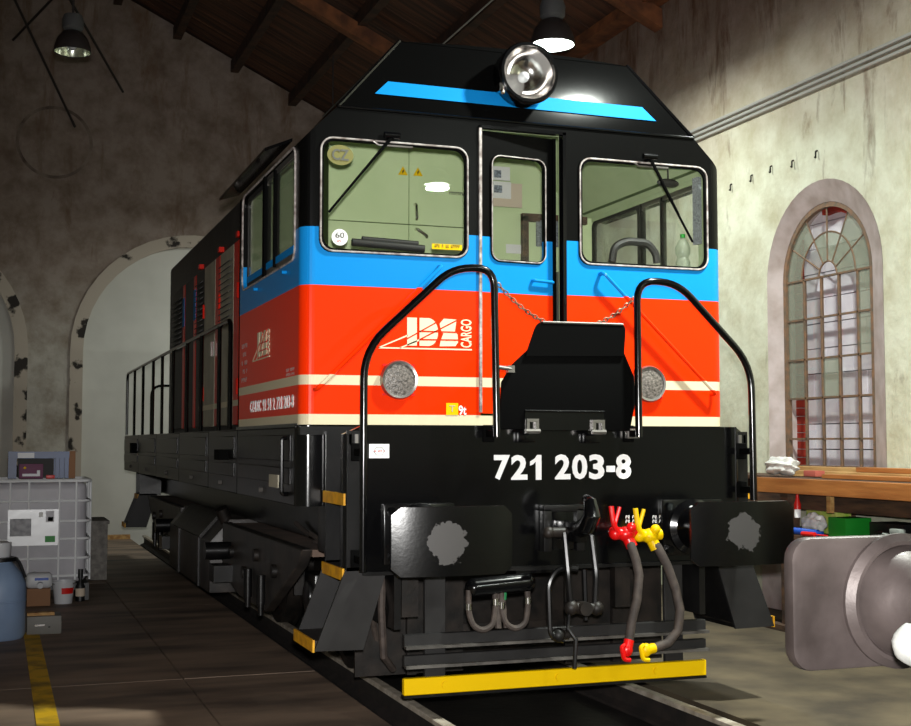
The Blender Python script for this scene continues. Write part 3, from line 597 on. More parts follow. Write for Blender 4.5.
# marker lamps
for x in (-0.835, 0.868):
    ml_ = part('marker_lamp', MB().lathe([(0.098, 0.0), (0.118, 0.0), (0.12, 0.02), (0.112, 0.04), (0.098, 0.036)], (x, YC, 1.934), (0, -1, 0), n=32, close=True), 'steel', L_, label='round marker lamp with pale metal ring')
    part('lens', MB().lathe([(0.10, 0.028), (0.06, 0.036), (0.0, 0.039)], (x, YC, 1.934), (0, -1, 0), n=32), 'greyglass', ml_)
    for k in range(4):
        t = math.pi / 4 + k * math.pi / 2; part('clip', MB().box(x + 0.126 * math.cos(t) - 0.012, x + 0.126 * math.cos(t) + 0.012, YC - 0.012, YC, 1.934 + 0.126 * math.sin(t) - 0.006, 1.934 + 0.126 * math.sin(t) + 0.006), 'red', ml_, smooth=False)
# diagonal grab rails painted with the bodywork
for p0, p1 in (((317, 389), (442, 266)), ((716, 394), (604, 273))):
    a, b = H(*p0, Y=YC - 0.06), H(*p1, Y=YC - 0.06)
    part('grab_rail', MB().tube(fillet([a + Vector((0, 0.06, 0)), a, b, b + Vector((0, 0.06, 0))], 0.04), 0.013, 8), 'livery', L_)
# operator's logo and lettering (cream vinyl)
def logo(fn, u0, v0, sc, par, flip=1):
    """u0,v0 lower-left of the letter block; sc = letter height"""
    q = lambda pts: [(u0 + x * sc, v0 + y * sc) for x, y in pts]
    mk = lambda pts, nm='logo_stroke', m='cream', dw_=0.0: part(nm, plate(q(pts), [], 0.003, lambda u, v, w_: fn(u, v, w_ + 0.0025 + dw_)), m, par, smooth=False)
    mk([(0.0, 0.0), (0.36, 0.0), (0.36, 1.0), (0.0, 1.0)], 'logo_letter')
    D = [(0.46, 0.0), (0.80, 0.0)] + [(0.80 + 0.36 * math.sin(t), 0.5 - 0.5 * math.cos(t)) for t in (math.pi * i / 12 for i in range(1, 12))] + [(0.80, 1.0), (0.46, 1.0)]
    mk(D, 'logo_letter')
    S = [(1.22, 0.0), (1.82, 0.02), (1.92, 0.16), (1.90, 0.44), (1.80, 0.56), (1.86, 0.98), (1.38, 1.0), (1.22, 0.82), (1.26, 0.6), (1.36, 0.46), (1.26, 0.22)]
    mk(S, 'logo_letter')
    t = 0.026
    for (x0, y0, x1, y1) in ((0.0, 0.24, 1.10, 0.86), (0.46, 0.22, 1.92, 0.98), (0.46, 0.52, 1.92, 0.52), (0.46, 0.22, 1.92, 0.24)):
        mk([(x0, y0 - t), (x1, y1 - t), (x1, y1 + t), (x0, y0 + t)], 'logo_gap', 'hoodred' if fn is not fy else 'liveryred', 0.002)
    for (x0, y0, x1, y1) in ((-1.05, -0.10, 0.02, 0.36), (-0.28, -0.10, 0.48, 0.22)):
        mk([(x0, y0 - 0.02), (x1, y1 - 0.03), (x1, y1 + 0.03), (x0, y0 + 0.02)])
    mk([(-1.05, -0.13), (2.45, -0.12), (2.45, -0.07), (-1.05, -0.08)])
    part('logo_letter', text('CARGO', u0 + 2.02 * sc, u0 + 2.44 * sc, v0 - 0.02 * sc, v0 + 1.0 * sc, lambda u, v, w_: fn(u, v, w_ + 0.001), 0.003, 0.02, rot=True), 'cream', par, smooth=False)
M['liveryred'] = mat('livery_red_vinyl', (236, 48, 3), 0.3, spec=0.12)
a, b = H(407, 345, Y=YC), H(408, 317, Y=YC)
logo(fy, a.x, a.z - 0.003, b.z - a.z, fw)
a, b = H(446, 403, Y=YC), H(458, 415, Y=YC)
part('warning_plate', MB().box(a.x, b.x, YC - 0.004, YC - 0.001, b.z, a.z), 'yellow', fw, smooth=False, label='small yellow plate marked T')
part('lettering', text('T', a.x + 0.02, b.x - 0.02, b.z + 0.02, a.z - 0.015, frontY(YC - 0.004), 0.002), 'hoodgrey', fw, smooth=False)
part('lettering', text('9t', b.x + 0.004, b.x + 0.054, b.z, a.z - 0.014, frontY(YC - 0.001), 0.003, 0.02), 'white', fw, smooth=False)
# --- cab sides: lettering, windows, visors
cs = None
XS = -CW
sdl = sideX(XS - 0.001)
kk = 0
for wd_ in 'CZ-IDSC 92 54 2 721 203-8'.split(' '):
    part('side_number', text(wd_, -2.12 + 1.42 * kk / 25, -2.12 + 1.42 * (kk + len(wd_)) / 25, 1.765, 1.845, sdl, 0.003, 0.012), 'white', L_, smooth=False); kk += len(wd_) + 1
logo(sdl, -1.86, 2.14, 0.17, L_)
for k in range(5): part('lettering', strokes(-2.47 + 0.05 * (k % 2), -2.24, 2.24 - k * 0.062, 2.272 - k * 0.062, sdl, 4, k), 'white', L_, smooth=False)
part('lettering', strokes(-0.92, -0.68, 1.99, 2.01, sdl, 10, 11), 'white', L_, smooth=False)
part('lettering', strokes(-0.92, -0.68, 1.963, 1.98, sdl, 11, 12), 'white', L_, smooth=False)
for s in (-1, 1):
    x = s * CW
    gw = part('side_window', MB().box(x - s * 0.03 - 0.003, x - s * 0.03 + 0.003, 1.63, 2.43, 2.70, 3.34), 'oldglass', L_, smooth=False, label='sliding side window pane')
    gw2 = part('side_window', MB().box(x - s * 0.015 - 0.003, x - s * 0.015 + 0.003, 0.73, 1.66, 2.70, 3.34), 'oldglass', L_, smooth=False, label='sliding side window pane')
    for g_, (y0, y1) in ((gw, (1.63, 2.43)), (gw2, (0.73, 1.66))):
        xx = ORG[g_.name].x
        part('sash', plate(rr(y0, y1, 2.685, 3.355, 0.05), [rr(y0 + 0.035, y1 - 0.035, 2.72, 3.32, 0.04)], 0.016, (lambda xx: lambda u, v, w_: Vector((xx + w_, u, v)))(xx)), 'dark' if g_ is gw else 'steel', g_, smooth=False)
        part('sill_rail', MB().box(xx - 0.012, xx + 0.012, y0 + 0.04, y1 - 0.04, 2.72, 2.765), 'blue', g_, smooth=False)
    part('window_post', MB().box(x - s * 0.028, x + s * 0.012, 1.62, 1.68, 2.68, 3.36).box(x - s * 0.028, x + s * 0.01, 1.30, 1.33, 2.70, 3.34), 'rubber', L_, smooth=False)
    part('window_surround', MB().tube([Vector((x + s * 0.004, u, v)) for u, v in rr(0.69, 2.47, 2.67, 3.37, 0.08)], 0.008, 6, closed=True), 'seal', L_)
    part('sun_visor', MB().prism([(x, 0.80, 3.42), (x + s * 0.16, 0.86, 3.36), (x + s * 0.16, 2.60, 3.36), (x, 2.66, 3.42)], (0, 0, 0.02)), 'black', L_, smooth=False)
    for y in (0.95, 1.9): part('side_bolt', MB().cyl((x, y, 2.62), (x + s * 0.03, y, 2.62), 0.012, n=8), 'blue', L_)
    part('skirting_bead', MB().box(x - 0.012, x + 0.012, 0.6, YR, 1.648, 1.668), 'black', L_, smooth=False)
# --- cab interior
CI = M['green']
part('cab_floor', MB().box(-1.38, 1.38, YC + 0.06, YR - 0.05, 1.66, 1.70), 'dark', L_, smooth=False)
cl = MB(); ip = [(-1.37, 3.37), (-1.18, 3.54), (-0.78, 3.99), (0.78, 3.99), (1.18, 3.54), (1.37, 3.37)]
cl.add([(x, YC + (0.06 if z < 3.6 else 0.13), z) for x, z in ip] + [(x, YR - 0.05, z) for x, z in ip], [(i, i + 1, 7 + i, 6 + i) for i in range(5)])
part('headlining', cl, 'green', L_, smooth=False, label='pale green cab ceiling lining')
part('rear_lining', MB().prism([(x, YR - 0.05, z) for x, z in [(-1.37, 1.7)] + ip + [(1.37, 1.7)]], (0, -0.02, 0)), 'green', L_, smooth=False)
part('front_lining', plate([(-1.35, 1.7), (1.35, 1.7), (1.35, 3.45), (1.2, 3.57), (-1.2, 3.57), (-1.35, 3.45)], [rr(-1.34, -0.375, 2.69, 3.405, 0.05), rr(0.37, 1.335, 2.69, 3.405, 0.05), doorH], 0.01, frontY(YC + 0.06)), 'green', L_, smooth=False)
for s in (-1, 1):
    part('side_lining', plate([(YC + 0.08, 1.7), (YR - 0.06, 1.7), (YR - 0.06, 3.38), (YC + 0.08, 3.38)], [rr(0.73, 2.43, 2.70, 3.34, 0.05)], 0.01, (lambda s: lambda u, v, w_: Vector((s * (CW - 0.055) + w_, u, v)))(s)), 'green', L_, smooth=False)
YCAB = 2.2
cb = part('equipment_cabinet', MB().box(-0.86, 0.32, YCAB + 0.015, YR - 0.08, 1.7, 3.87), 'greendark', L_, smooth=False, label='green electrical cabinet inside the cab')
for x0, x1 in ((-0.86, -0.243), (-0.237, 0.32)):
    for z0, z1 in ((1.72, 3.188), (3.196, 3.865)):
        part('cabinet_door', MB().box(x0, x1, YCAB, YCAB + 0.015, z0, z1), 'green', cb, smooth=False)
for px in ((403, 171), (418, 172)):
    c = H(*px, Y=YCAB - 0.004)
    part('warning_triangle', MB().prism([c + Vector((-0.038, 0, -0.03)), c + Vector((0.038, 0, -0.03)), c + Vector((0, 0, 0.036))], (0, 0.003, 0)), 'yellow', cb, smooth=False)
    part('lightning_mark', MB().prism([c + Vector((-0.004, -0.002, -0.022)), c + Vector((0.006, -0.002, -0.002)), c + Vector((0.008, -0.002, 0.014)), c + Vector((-0.006, -0.002, 0.0))], (0, 0.001, 0)), 'dark', cb, smooth=False)
for a, b in (((416, 204), (417, 218)), ((417, 229), (427, 236))):
    a, b = H(*a, Y=YCAB - 0.03), H(*b, Y=YCAB - 0.03)
    part('door_latch', MB().tube(fillet([a + Vector((0, 0.03, 0)), a, b, b + Vector((0, 0.012, -0.01))], 0.02), 0.012, 8), 'chrome', cb)
a = H(449, 193, Y=YCAB - 0.003); part('lettering', strokes(a.x, a.x + 0.14, a.z - 0.012, a.z + 0.012, frontY(YCAB - 0.002), 8, 9), 'dark', cb, smooth=False)
part('side_cupboard', MB().box(0.36, 1.36, YR - 0.25, YR - 0.08, 1.7, 3.36), 'green', L_, smooth=False)
part('rear_door_frame', MB().box(0.74, 0.79, YCAB + 0.12, YCAB + 0.17, 1.7, 3.34).box(0.74, 1.30, YCAB + 0.12, YCAB + 0.17, 3.30, 3.36), 'wooddark', L_, smooth=False)
part('control_desk', MB().box(-1.36, -0.40, YC + 0.09, YC + 0.42, 1.7, 2.69).box(0.36, 1.36, YC + 0.09, YC + 0.42, 1.7, 2.69), 'grey', L_, bevel=0.01)
part('control_arch', MB().tube(fillet([H(612, 262, Y=0.85), H(614, 247, Y=0.85), H(626, 241, Y=0.85), H(648, 243, Y=0.85), H(656, 254, Y=0.85), H(657, 263, Y=0.85)], 0.05), 0.028, 8), 'dark', L_)
part('instrument_panel', MB().box(0.56, 1.02, 0.68, 0.80, 2.69, 2.735), 'steel', L_, bevel=0.008)
part('wiper_tube', MB().cyl(H(352, 242, Y=0.62), H(424, 249, Y=0.62), 0.024, n=10).cyl(H(362, 239, Y=0.66), H(418, 244, Y=0.66), 0.018, n=10), 'dark', L_)
mc = H(668, 183, Y=0.72)
mr_ = part('rear_mirror', MB().ball(mc, (0.085, 0.02, 0.03)), 'dark', L_); part('mirror_stem', MB().tube([mc, mc + Vector((0, 0.0, 0.14))], 0.006, 6), 'dark', mr_)
for (p0, p1) in (((592, 213), (703, 166)),):
    part('ceiling_trim', MB().tube([(1.33, 2.45, 3.41), (1.33, 0.62, 3.41)], 0.012, 6), 'greendark', L_)
part('number_plate', text('721 203-8', 1.45, 1.75, 3.40, 3.43, lambda u, v, w_: Vector((1.365 - w_, 2.9 - (2.9 - u), v)), 0.003), 'wooddark', L_, smooth=False)
part('side_curtain', MB().prism([(1.32, 0.64 + 0.012 * k, 2.9) if k % 2 else (1.345, 0.64 + 0.012 * k, 2.9) for k in range(6)] + [(1.35, 0.70, 2.9), (1.355, 0.64, 2.9)], (0, 0, 0.46)), 'curtain', L_)

# --- underframe, skirts, front beam
part('underframe', MB().box(-0.95, 0.95, 0.06, 11.45, 0.86, 1.2), 'frame', L_, smooth=False)
part('deck', MB().box(-1.44, 1.44, 0.52, 11.5, 1.60, 1.65).box(-0.98, 0.98, 0.02, 0.52, 1.58, 1.65), 'frame', L_, smooth=False)
yseg = [0.62, 2.58, 3.95, 5.8, 7.7, 9.6, 11.5]
for s in (-1, 1):
    for y0, y1 in zip(yseg[:-1], yseg[1:]):
        sk = part('skirt_panel', MB().box(min(s * 1.40, s * 1.45), max(s * 1.40, s * 1.45), y0 + 0.006, y1 - 0.006, 1.175, 1.645), 'frame', L_, bevel=0.006, seg=1)
        part('skirt_hatch', MB().box(min(s * 1.45, s * 1.462), max(s * 1.45, s * 1.462), y0 + 0.10, y1 - 0.10, 1.30, 1.40).box(min(s * 1.45, s * 1.462), max(s * 1.45, s * 1.462), y0 + 0.10, y1 - 0.10, 1.44, 1.60), 'frame', sk, bevel=0.004, seg=1)
        part('bolt', MB().cyl((s * 1.45, (y0 + y1) / 2, 1.24), (s * 1.475, (y0 + y1) / 2, 1.24), 0.018, n=8), 'steel', sk)
    crn = MB(); A = [(s * (1.37 + 0.08 * math.sin(t)), YC + 0.10 - 0.08 * math.cos(t)) for t in (math.pi / 2 * i / 8 for i in range(9))] + [(s * 1.40, 0.62), (s * 1.37, 0.62), (s * 1.25, 0.62), (s * 1.25, YC + 0.02)]
    part('skirt_corner', crn.prism([(x, y, 1.175) for x, y in A], (0, 0, 0.48)), 'black', L_)
    part('skirt_grip', MB().tube(fillet([(s * 1.45, 0.80, 1.24), (s * 1.49, 0.80, 1.24), (s * 1.49, 0.80, 1.58), (s * 1.45, 0.80, 1.58)], 0.03), 0.013, 8), 'black', L_)
    for y0, y1, z1 in ((9.7, 9.9, 1.55), (2.9, 3.15, 1.5)): part('lamp_iron', MB().box(min(s * 1.46, s * 1.53), max(s * 1.46, s * 1.53), y0, y1, 1.42, z1), 'rubber', L_)
# builder's plate on the skirt
part('builder_plate', MB().box(-1.468, -1.462, 1.02, 1.30, 1.27, 1.35), 'hoodgrey', L_, smooth=False)
be = part('buffer_beam', plate([(-1.20, 0.83), (1.20, 0.83), (1.20, 1.65), (-1.20, 1.65)], [], 0.05, lambda u, v, w_: Vector((u, 0.025 - w_, v))), 'black', L_, smooth=False, label='gloss black front beam carrying the running number')
for s in (-1, 1):
    part('beam_wing', MB().prism([(s * 1.20, 0, 0.83), (s * 1.30, 0.055, 0.83), (s * 1.30, 0.055, 1.60), (s * 1.20, 0, 1.65)], (0, 0.05, 0)), 'black', be, smooth=False)
    part('wing_bolt', MB().box(s * 1.235 - 0.008, s * 1.235 + 0.008, -0.0, 0.03, 1.54, 1.60).box(s * 1.27 - 0.008, s * 1.27 + 0.008, 0.01, 0.04, 1.54, 1.60), 'steel', be, smooth=False)
for ch_, x0, x1, y0, y1 in (('7', 493.8, 509.7, 454.9, 479.9), ('2', 511, 527.2, 454.9, 479.9), ('1', 530, 541.2, 454.9, 479.9), ('2', 554.8, 570.2, 454.3, 479.4), ('0', 572, 587, 454.3, 479.4), ('3', 589, 604, 454.3, 479.4), ('-', 606.2, 614.8, 465.8, 472), ('8', 615.7, 630.8, 454, 479)):
    a, b = H(x0, y1, Y=0), H(x1, y0, Y=0)
    if ch_ in '1-':
        sh = [(0, 0), (1, 0), (1, 1), (0, 1)] if ch_ == '-' else [(0.50, 0), (1, 0), (1, 1), (0.62, 1), (0.42, 0.86), (0.0, 0.74), (0.0, 0.57), (0.28, 0.63), (0.50, 0.74)]
        g_ = plate([(a.x + u * (b.x - a.x), a.z + v * (b.z - a.z)) for u, v in sh], [], 0.004, frontY(-0.002))
    else: g_ = text(ch_, a.x, b.x, a.z, b.z, frontY(0.0), 0.004, 0.034)
    part('running_number', g_, 'white', be, smooth=False, label='white running number digit')
pl_ = part('works_plate', MB().box(-1.165, -1.048, -0.004, 0.0, 1.466, 1.545), 'white', be, smooth=False, label='small white works plate')
part('plate_emblem', plate(oval(-1.107, 1.505, 0.034, 0.026, 6), [oval(-1.107, 1.505, 0.031, 0.023, 6)], 0.002, frontY(-0.005)), 'grey', pl_, smooth=False)
part('plate_lettering', strokes(-1.14, -1.074, 1.50, 1.511, frontY(-0.004), 8, 5), 'red', pl_, smooth=False)
part('beam_seam', MB().box(1.196, 1.204, -0.004, 0.0, 0.84, 1.65).box(-1.204, -1.196, -0.004, 0, 0.84, 1.65), 'frame', be, smooth=False)
part('beam_bottom_flange', MB().box(-1.2, 1.2, -0.03, 0.05, 0.815, 0.835), 'frame', be, smooth=False)
for s in (-1, 1): part('step_well', MB().box(s * 0.98 - 0.02, s * 0.98 + 0.02, 0.05, 0.52, 0.5, 1.6), 'frame', L_, smooth=False)
# steps at all four corners
def steps(s, y0, y1, near):
    ym = y0 if near else y1
    for y in (y0, y1):
        part('step_stringer', MB().prism([(s * 1.29, y - 0.01, 0.86), (s * 1.467, y - 0.01, 0.41), (s * 1.19, y - 0.01, 0.405), (s * 1.05, y - 0.01, 0.86)], (0, 0.02, 0)), 'plough', L_, smooth=False)
        part('step_post', MB().box(min(s * 1.0, s * 1.29), max(s * 1.0, s * 1.29), y - 0.01, y + 0.01, 0.84, 1.62), 'frame', L_, smooth=False)
    part('step_back', MB().prism([(s * 1.06, y0, 0.86), (s * 1.20, y0, 0.41), (s * 1.19, y0, 0.41), (s * 1.05, y0, 0.86)], (0, y1 - y0, 0)), 'frame', L_, smooth=False)
    for xo, xi, z in ((1.30, 1.0, 1.265), (1.305, 1.06, 0.85), (1.47, 1.18, 0.465)):
        tr = part('step_tread', MB().box(min(s * xi, s * (xo - 0.006)), max(s * xi, s * (xo - 0.006)), y0 + 0.01, y1 - 0.01, z - 0.03, z), 'under', L_, smooth=False)
        part('step_edge', MB().box(min(s * (xo - 0.006), s * (xo + 0.006)), max(s * (xo - 0.006), s * (xo + 0.006)), y0 + 0.0, y1 + 0.0, z - 0.062, z + 0.004), 'stepyellow', tr, smooth=False, label='yellow step edge')
for s in (-1, 1):
    steps(s, 0.02, 0.50, True); steps(s, 11.0, 11.45, False)
part('rear_beam', MB().box(-1.28, 1.28, 11.5, 11.55, 0.85, 1.65), 'black', L_, smooth=False)
for s in (-1, 1): part('rear_buffer', MB().cyl((s * 0.875, 11.55, 1.05), (s * 0.875, 12.1, 1.05), 0.13, n=20).box(s * 0.875 - 0.3, s * 0.875 + 0.3, 12.1, 12.14, 0.87, 1.23), 'black', L_)
# front handrails
YH = -0.14
for pts in (((363, 572), (364, 350), (452, 268), (494, 268), (497, 437)), ((754, 500), (751, 365), (678, 283), (637, 280), (639, 437))):
    P = [H(*q, Y=YH) for q in pts]
    hr = part('front_handrail', MB().tube(fillet(P, 0.16, 6), 0.022, 10), 'black', L_, label='bent black tube handrail on the front beam')
    for q in (P[0] + Vector((0, 0, 0.06)), Vector((P[0].x, YH, 1.50)), P[-1] + Vector((0, 0, 0.02))):
        part('rail_bracket', MB().box(q.x - 0.018, q.x + 0.018, YH, 0.0, q.z - 0.02, q.z + 0.02).box(q.x - 0.035, q.x + 0.035, -0.012, 0.0, q.z - 0.05, q.z + 0.05), 'rubber', hr, bevel=0.004, seg=1)
# folding gangway plate, raised
YP = -0.10
low = [H(*q, Y=YP) for q in ((500, 429), (502, 382), (512, 365), (529, 349), (624, 352), (634, 376), (636, 400), (630, 431))]
fp = part('gangway_plate', MB().prism([(v.x, YP, v.z) for v in low], (0, 0.02, 0)), 'rubber', L_, bevel=0.004, label='raised black folding gangway plate')
up_ = fillet([H(*q, Y=YP - 0.015) for q in ((526, 356), (531, 341), (538, 321), (626, 324), (624, 356))], 0.05)
part('gangway_flap', MB().prism(up_, (0, 0.015, 0)), 'rubber', fp)
a, b = H(538, 322, Y=YP - 0.015), H(623, 324.5, Y=YP - 0.015); part('flap_edge', MB().tube([a + Vector((0.03, 0, 0)), b], 0.007, 6), 'steel', fp)
a, b = H(525, 411, Y=YP - 0.01), H(604, 412, Y=YP - 0.01); part('hinge_bar', MB().tube([a, b], 0.008, 6).box(a.x, b.x, YP - 0.012, YP, a.z - 0.11, a.z), 'black', fp)
for px in ((532, 425), (598, 426)):
    c = H(*px, Y=YP - 0.02); part('hinge', MB().box(c.x - 0.038, c.x + 0.038, YP - 0.035, YP, c.z + 0.018, c.z + 0.036).box(c.x - 0.038, c.x - 0.02, YP - 0.035, YP, c.z - 0.03, c.z + 0.02).box(c.x + 0.02, c.x + 0.038, YP - 0.035, YP, c.z - 0.03, c.z + 0.02).cyl((c.x - 0.045, YP - 0.03, c.z - 0.035), (c.x + 0.045, YP - 0.03, c.z - 0.035), 0.014, n=8), 'steel', fp, smooth=False)
    part('hinge_foot', MB().box(c.x - 0.05, c.x + 0.05, -0.05, 0.0, c.z - 0.10, c.z - 0.04), 'black', fp, bevel=0.006)
c = H(511, 369, Y=YP - 0.03); part('latch', MB().tube([H(498, 367, Y=YH), c], 0.012, 8).box(c.x - 0.02, c.x + 0.02, YP - 0.04, YP, c.z - 0.02, c.z + 0.02), 'steel', fp)
c = H(635, 369, Y=YP - 0.02); part('latch', MB().tube([c, H(640, 370, Y=YH)], 0.012, 8), 'black', fp)
c = H(632, 432, Y=-0.03); part('beam_shackle', MB().box(c.x - 0.04, c.x + 0.04, -0.05, 0, c.z - 0.04, c.z + 0.02), 'steel', be, bevel=0.008)
# safety chain between the handrails
A, B = H(497, 283, Y=-0.06), H(638, 294, Y=-0.06); ch = MB(); n = 40; pts = []
for i in range(n + 1):
    t = i / n; q = A.lerp(B, t); q.z -= 0.235 * (1 - (2 * t - 1) ** 2); pts.append(q)
for i in range(n):
    a, b = pts[i], pts[i + 1]; c = (a + b) / 2; d = (b - a).normalized(); sd = Vector((0, 1, 0)) if i % 2 else d.cross(Vector((0, 1, 0)))
    ch.tube([c + d * 0.017 * math.cos(t) + sd * 0.0105 * math.sin(t) for t in (2 * math.pi * k / 8 for k in range(8))], 0.0046, 5, closed=True)
part('safety_chain', ch, 'rust', L_, label='rusty safety chain sagging between the handrails')
# --- buffers
for s in (-1, 1):
    x = s * 0.875; worn = (-0.91, 1.035) if s < 0 else (0.845, 1.05)
    bf = part('buffer', MB().lathe([(0.0, 0.0), (0.17, 0.0), (0.17, 0.05), (0.135, 0.07), (0.13, 0.30), (0.14, 0.31), (0.14, 0.34), (0.09, 0.34), (0.09, 0.58), (0.0, 0.58)], (x, 0.0, 1.04), (0, -1, 0)), 'black', L_, label='front buffer with wide rectangular head')
    part('buffer_flange', MB().box(x - 0.21, x + 0.21, -0.03, 0.0, 0.87, 1.21), 'black', bf, bevel=0.01)
    for dx in (-1, 1):
        for dz in (-1, 1): part('bolt', MB().cyl((x + dx * 0.17, -0.03, 1.04 + dz * 0.13), (x + dx * 0.17, -0.06, 1.04 + dz * 0.13), 0.025, n=6), 'black', bf)
    o_ = rr(x - 0.335, x + 0.335, 0.862, 1.219, 0.04)
    hd = MB(); bow = lambda u: 0.055 * (1 - ((u - x) / 0.335) ** 2)
    # bowed head built as strips so that the face catches the light
    us = [x - 0.335 + 0.67 * i / 14 for i in range(15)]; f_, b_ = [], []
    def ze(u): d = 0.335 - abs(u - x); return 0.04 - math.sqrt(max(0, 0.04 ** 2 - max(0, 0.04 - d) ** 2)) if d < 0.04 else 0.0
    for u in us:
        e = ze(u); f_ += [(u, -0.565 - bow(u) - 0.02, 0.862 + e), (u, -0.565 - bow(u) - 0.026, 1.04), (u, -0.565 - bow(u) - 0.02, 1.219 - e)]; b_ += [(u, -0.57, 0.862 + e), (u, -0.57, 1.04), (u, -0.57, 1.219 - e)]
    k = len(f_); fs = []
    for i in range(14):
        for j in (0, 1):
            a = i * 3 + j; fs += [(a, a + 3, a + 4, a + 1), (k + a, k + a + 1, k + a + 4, k + a + 3)]
        fs += [(i * 3, k + i * 3, k + i * 3 + 3, i * 3 + 3), (i * 3 + 2, i * 3 + 5, k + i * 3 + 5, k + i * 3 + 2)]
    fs += [(0, 1, k + 1, k), (1, 2, k + 2, k + 1), (42, k + 42, k + 43, 43), (43, k + 43, k + 44, 44)]
    hd.add(f_ + b_, fs)
    part('buffer_head', hd, patch_mat('buffer_head_paint', (5, 5, 5), (64, 62, 61), worn[0], worn[1], 0.105), bf, label='black rectangular buffer head with a worn grey patch')
# --- drawhook and screw coupling
hk = part('draw_hook', MB().box(-0.085, 0.085, -0.05, 0.0, 0.93, 1.19).box(-0.04, 0.04, -0.30, -0.05, 0.99, 1.10).tube([(0.0, -0.28, 1.06), (0.0, -0.38, 1.09), (0.0, -0.44, 1.15), (0.0, -0.42, 1.22), (0.0, -0.36, 1.24)], [0.05, 0.055, 0.05, 0.04, 0.025], 10), 'black', L_, bevel=0.006)
part('hook_guide', MB().box(-0.13, 0.13, -0.07, 0.0, 1.15, 1.19).box(-0.13, -0.08, -0.07, 0.0, 0.92, 1.17).box(0.08, 0.13, -0.07, 0.0, 0.92, 1.17), 'frame', hk, bevel=0.006)
part('hook_pin', MB().cyl((-0.13, -0.18, 1.04), (0.11, -0.18, 1.04), 0.03, n=12).ball((-0.15, -0.18, 1.04), 0.035), 'under', hk)
cpl = part('screw_coupling', MB().tube(fillet([(-0.06, -0.2, 1.04), (-0.055, -0.24, 0.80), (-0.03, -0.22, 0.62), (0.0, -0.22, 0.60)], 0.04), 0.018, 8).tube(fillet([(0.11, -0.2, 1.02), (0.12, -0.24, 0.80), (0.12, -0.22, 0.62), (0.06, -0.22, 0.60)], 0.04), 0.018, 8), 'frame', L_)
part('coupling_nut', MB().cyl((-0.06, -0.22, 0.615), (0.14, -0.22, 0.605), 0.032, n=12).ball((0.13, -0.22, 0.605), 0.042).ball((-0.03, -0.22, 0.615), 0.044).cyl((0.04, -0.28, 0.61), (0.04, -0.16, 0.61), 0.04, n=10), 'under', cpl)
part('coupling_bow', MB().tube(fillet([(-0.07, -0.21, 0.43), (-0.15, -0.20, 0.46), (-0.16, -0.20, 0.76), (-0.10, -0.2, 0.84), (0.02, -0.20, 0.83)], 0.06), 0.016, 8), 'frame', cpl)
part('coupling_screw', MB().tube([(-0.03, -0.2, 0.60), (-0.06, -0.24, 0.50), (-0.02, -0.26, 0.44), (-0.03, -0.26, 0.28)], 0.013, 8), 'frame', cpl)
part('coupling_weight', MB().ball((-0.10, -0.2, 0.46), 0.042).cyl((-0.14, -0.2, 0.46), (-0.04, -0.2, 0.46), 0.026, n=10), 'under', cpl)
# --- air pipes: cocks, hoses
for px, m_, hose, end in (((626, 534), 'red', [(631, 545), (636, 560), (639, 575), (637, 600), (632, 620), (629, 640)], (627, 650)), ((650, 536), 'yellow', [(657, 546), (667, 565), (676, 590), (680, 610), (678, 630), (668, 643), (654, 648)], (646, 650))):
    c = H(*px, Y=-0.16)
    ck = part('air_cock', MB().ball(c, (0.055, 0.05, 0.045)).cyl((c.x, 0, c.z), (c.x, -0.15, c.z), 0.035, n=12).cyl(c + Vector((-0.08, -0.0, 0.0)), c + Vector((0.07, 0.0, 0.01)), 0.034, n=12).cyl(c, c + Vector((0.03, -0.02, -0.075)), 0.035, n=10).ball(c + Vector((0.02, -0.03, 0.04)), 0.03).ball(c + Vector((-0.075, -0.01, 0.005)), 0.038), m_, L_, label=m_ + ' painted brake air cock')
    part('cock_lever', MB().tube(fillet([c + Vector((-0.06, -0.03, 0.0)), c + Vector((-0.10, -0.04, 0.06)), c + Vector((-0.115, -0.04, 0.165))], 0.03), 0.016, 8).tube([c + Vector((-0.09, -0.03, 0.05)), c + Vector((-0.055, -0.03, 0.16))], 0.012, 8), m_, ck)
    P = [H(*q, Y=-0.19 - 0.02 * min(i, 3)) for i, q in enumerate(hose)]
    hs = MB(); sm = [c + Vector((0.02, -0.02, -0.05))]
    for i in range(len(P) - 1): sm += [P[i], P[i].lerp(P[i + 1], 0.5)]
    sm.append(P[-1]); part('air_hose', hs.tube(sm, 0.027, 10), 'hose', L_, label='brown rubber brake hose on the ' + m_ + ' cock')
    e = H(*end, Y=-0.26)
    part('hose_coupling', MB().cyl(P[-1], e, 0.03, n=10).ball(e, (0.035, 0.03, 0.04)).tube(fillet([e + Vector((-0.02, -0.01, 0.03)), e + Vector((-0.045, -0.02, 0.02)), e + Vector((-0.03, -0.02, -0.05)), e + Vector((0.01, -0.02, -0.055))], 0.02), 0.013, 8), m_, ck)
    q = H(px[0] - 8 + (3 if m_ == 'yellow' else 0), 517, Y=-0.004)
    for dz in (0, -0.026): part('stencil', strokes(q.x + 0.05, q.x + 0.14, q.z - 0.01 + dz, q.z + 0.009 + dz, frontY(-0.001), 6, 3), 'white', be, smooth=False)
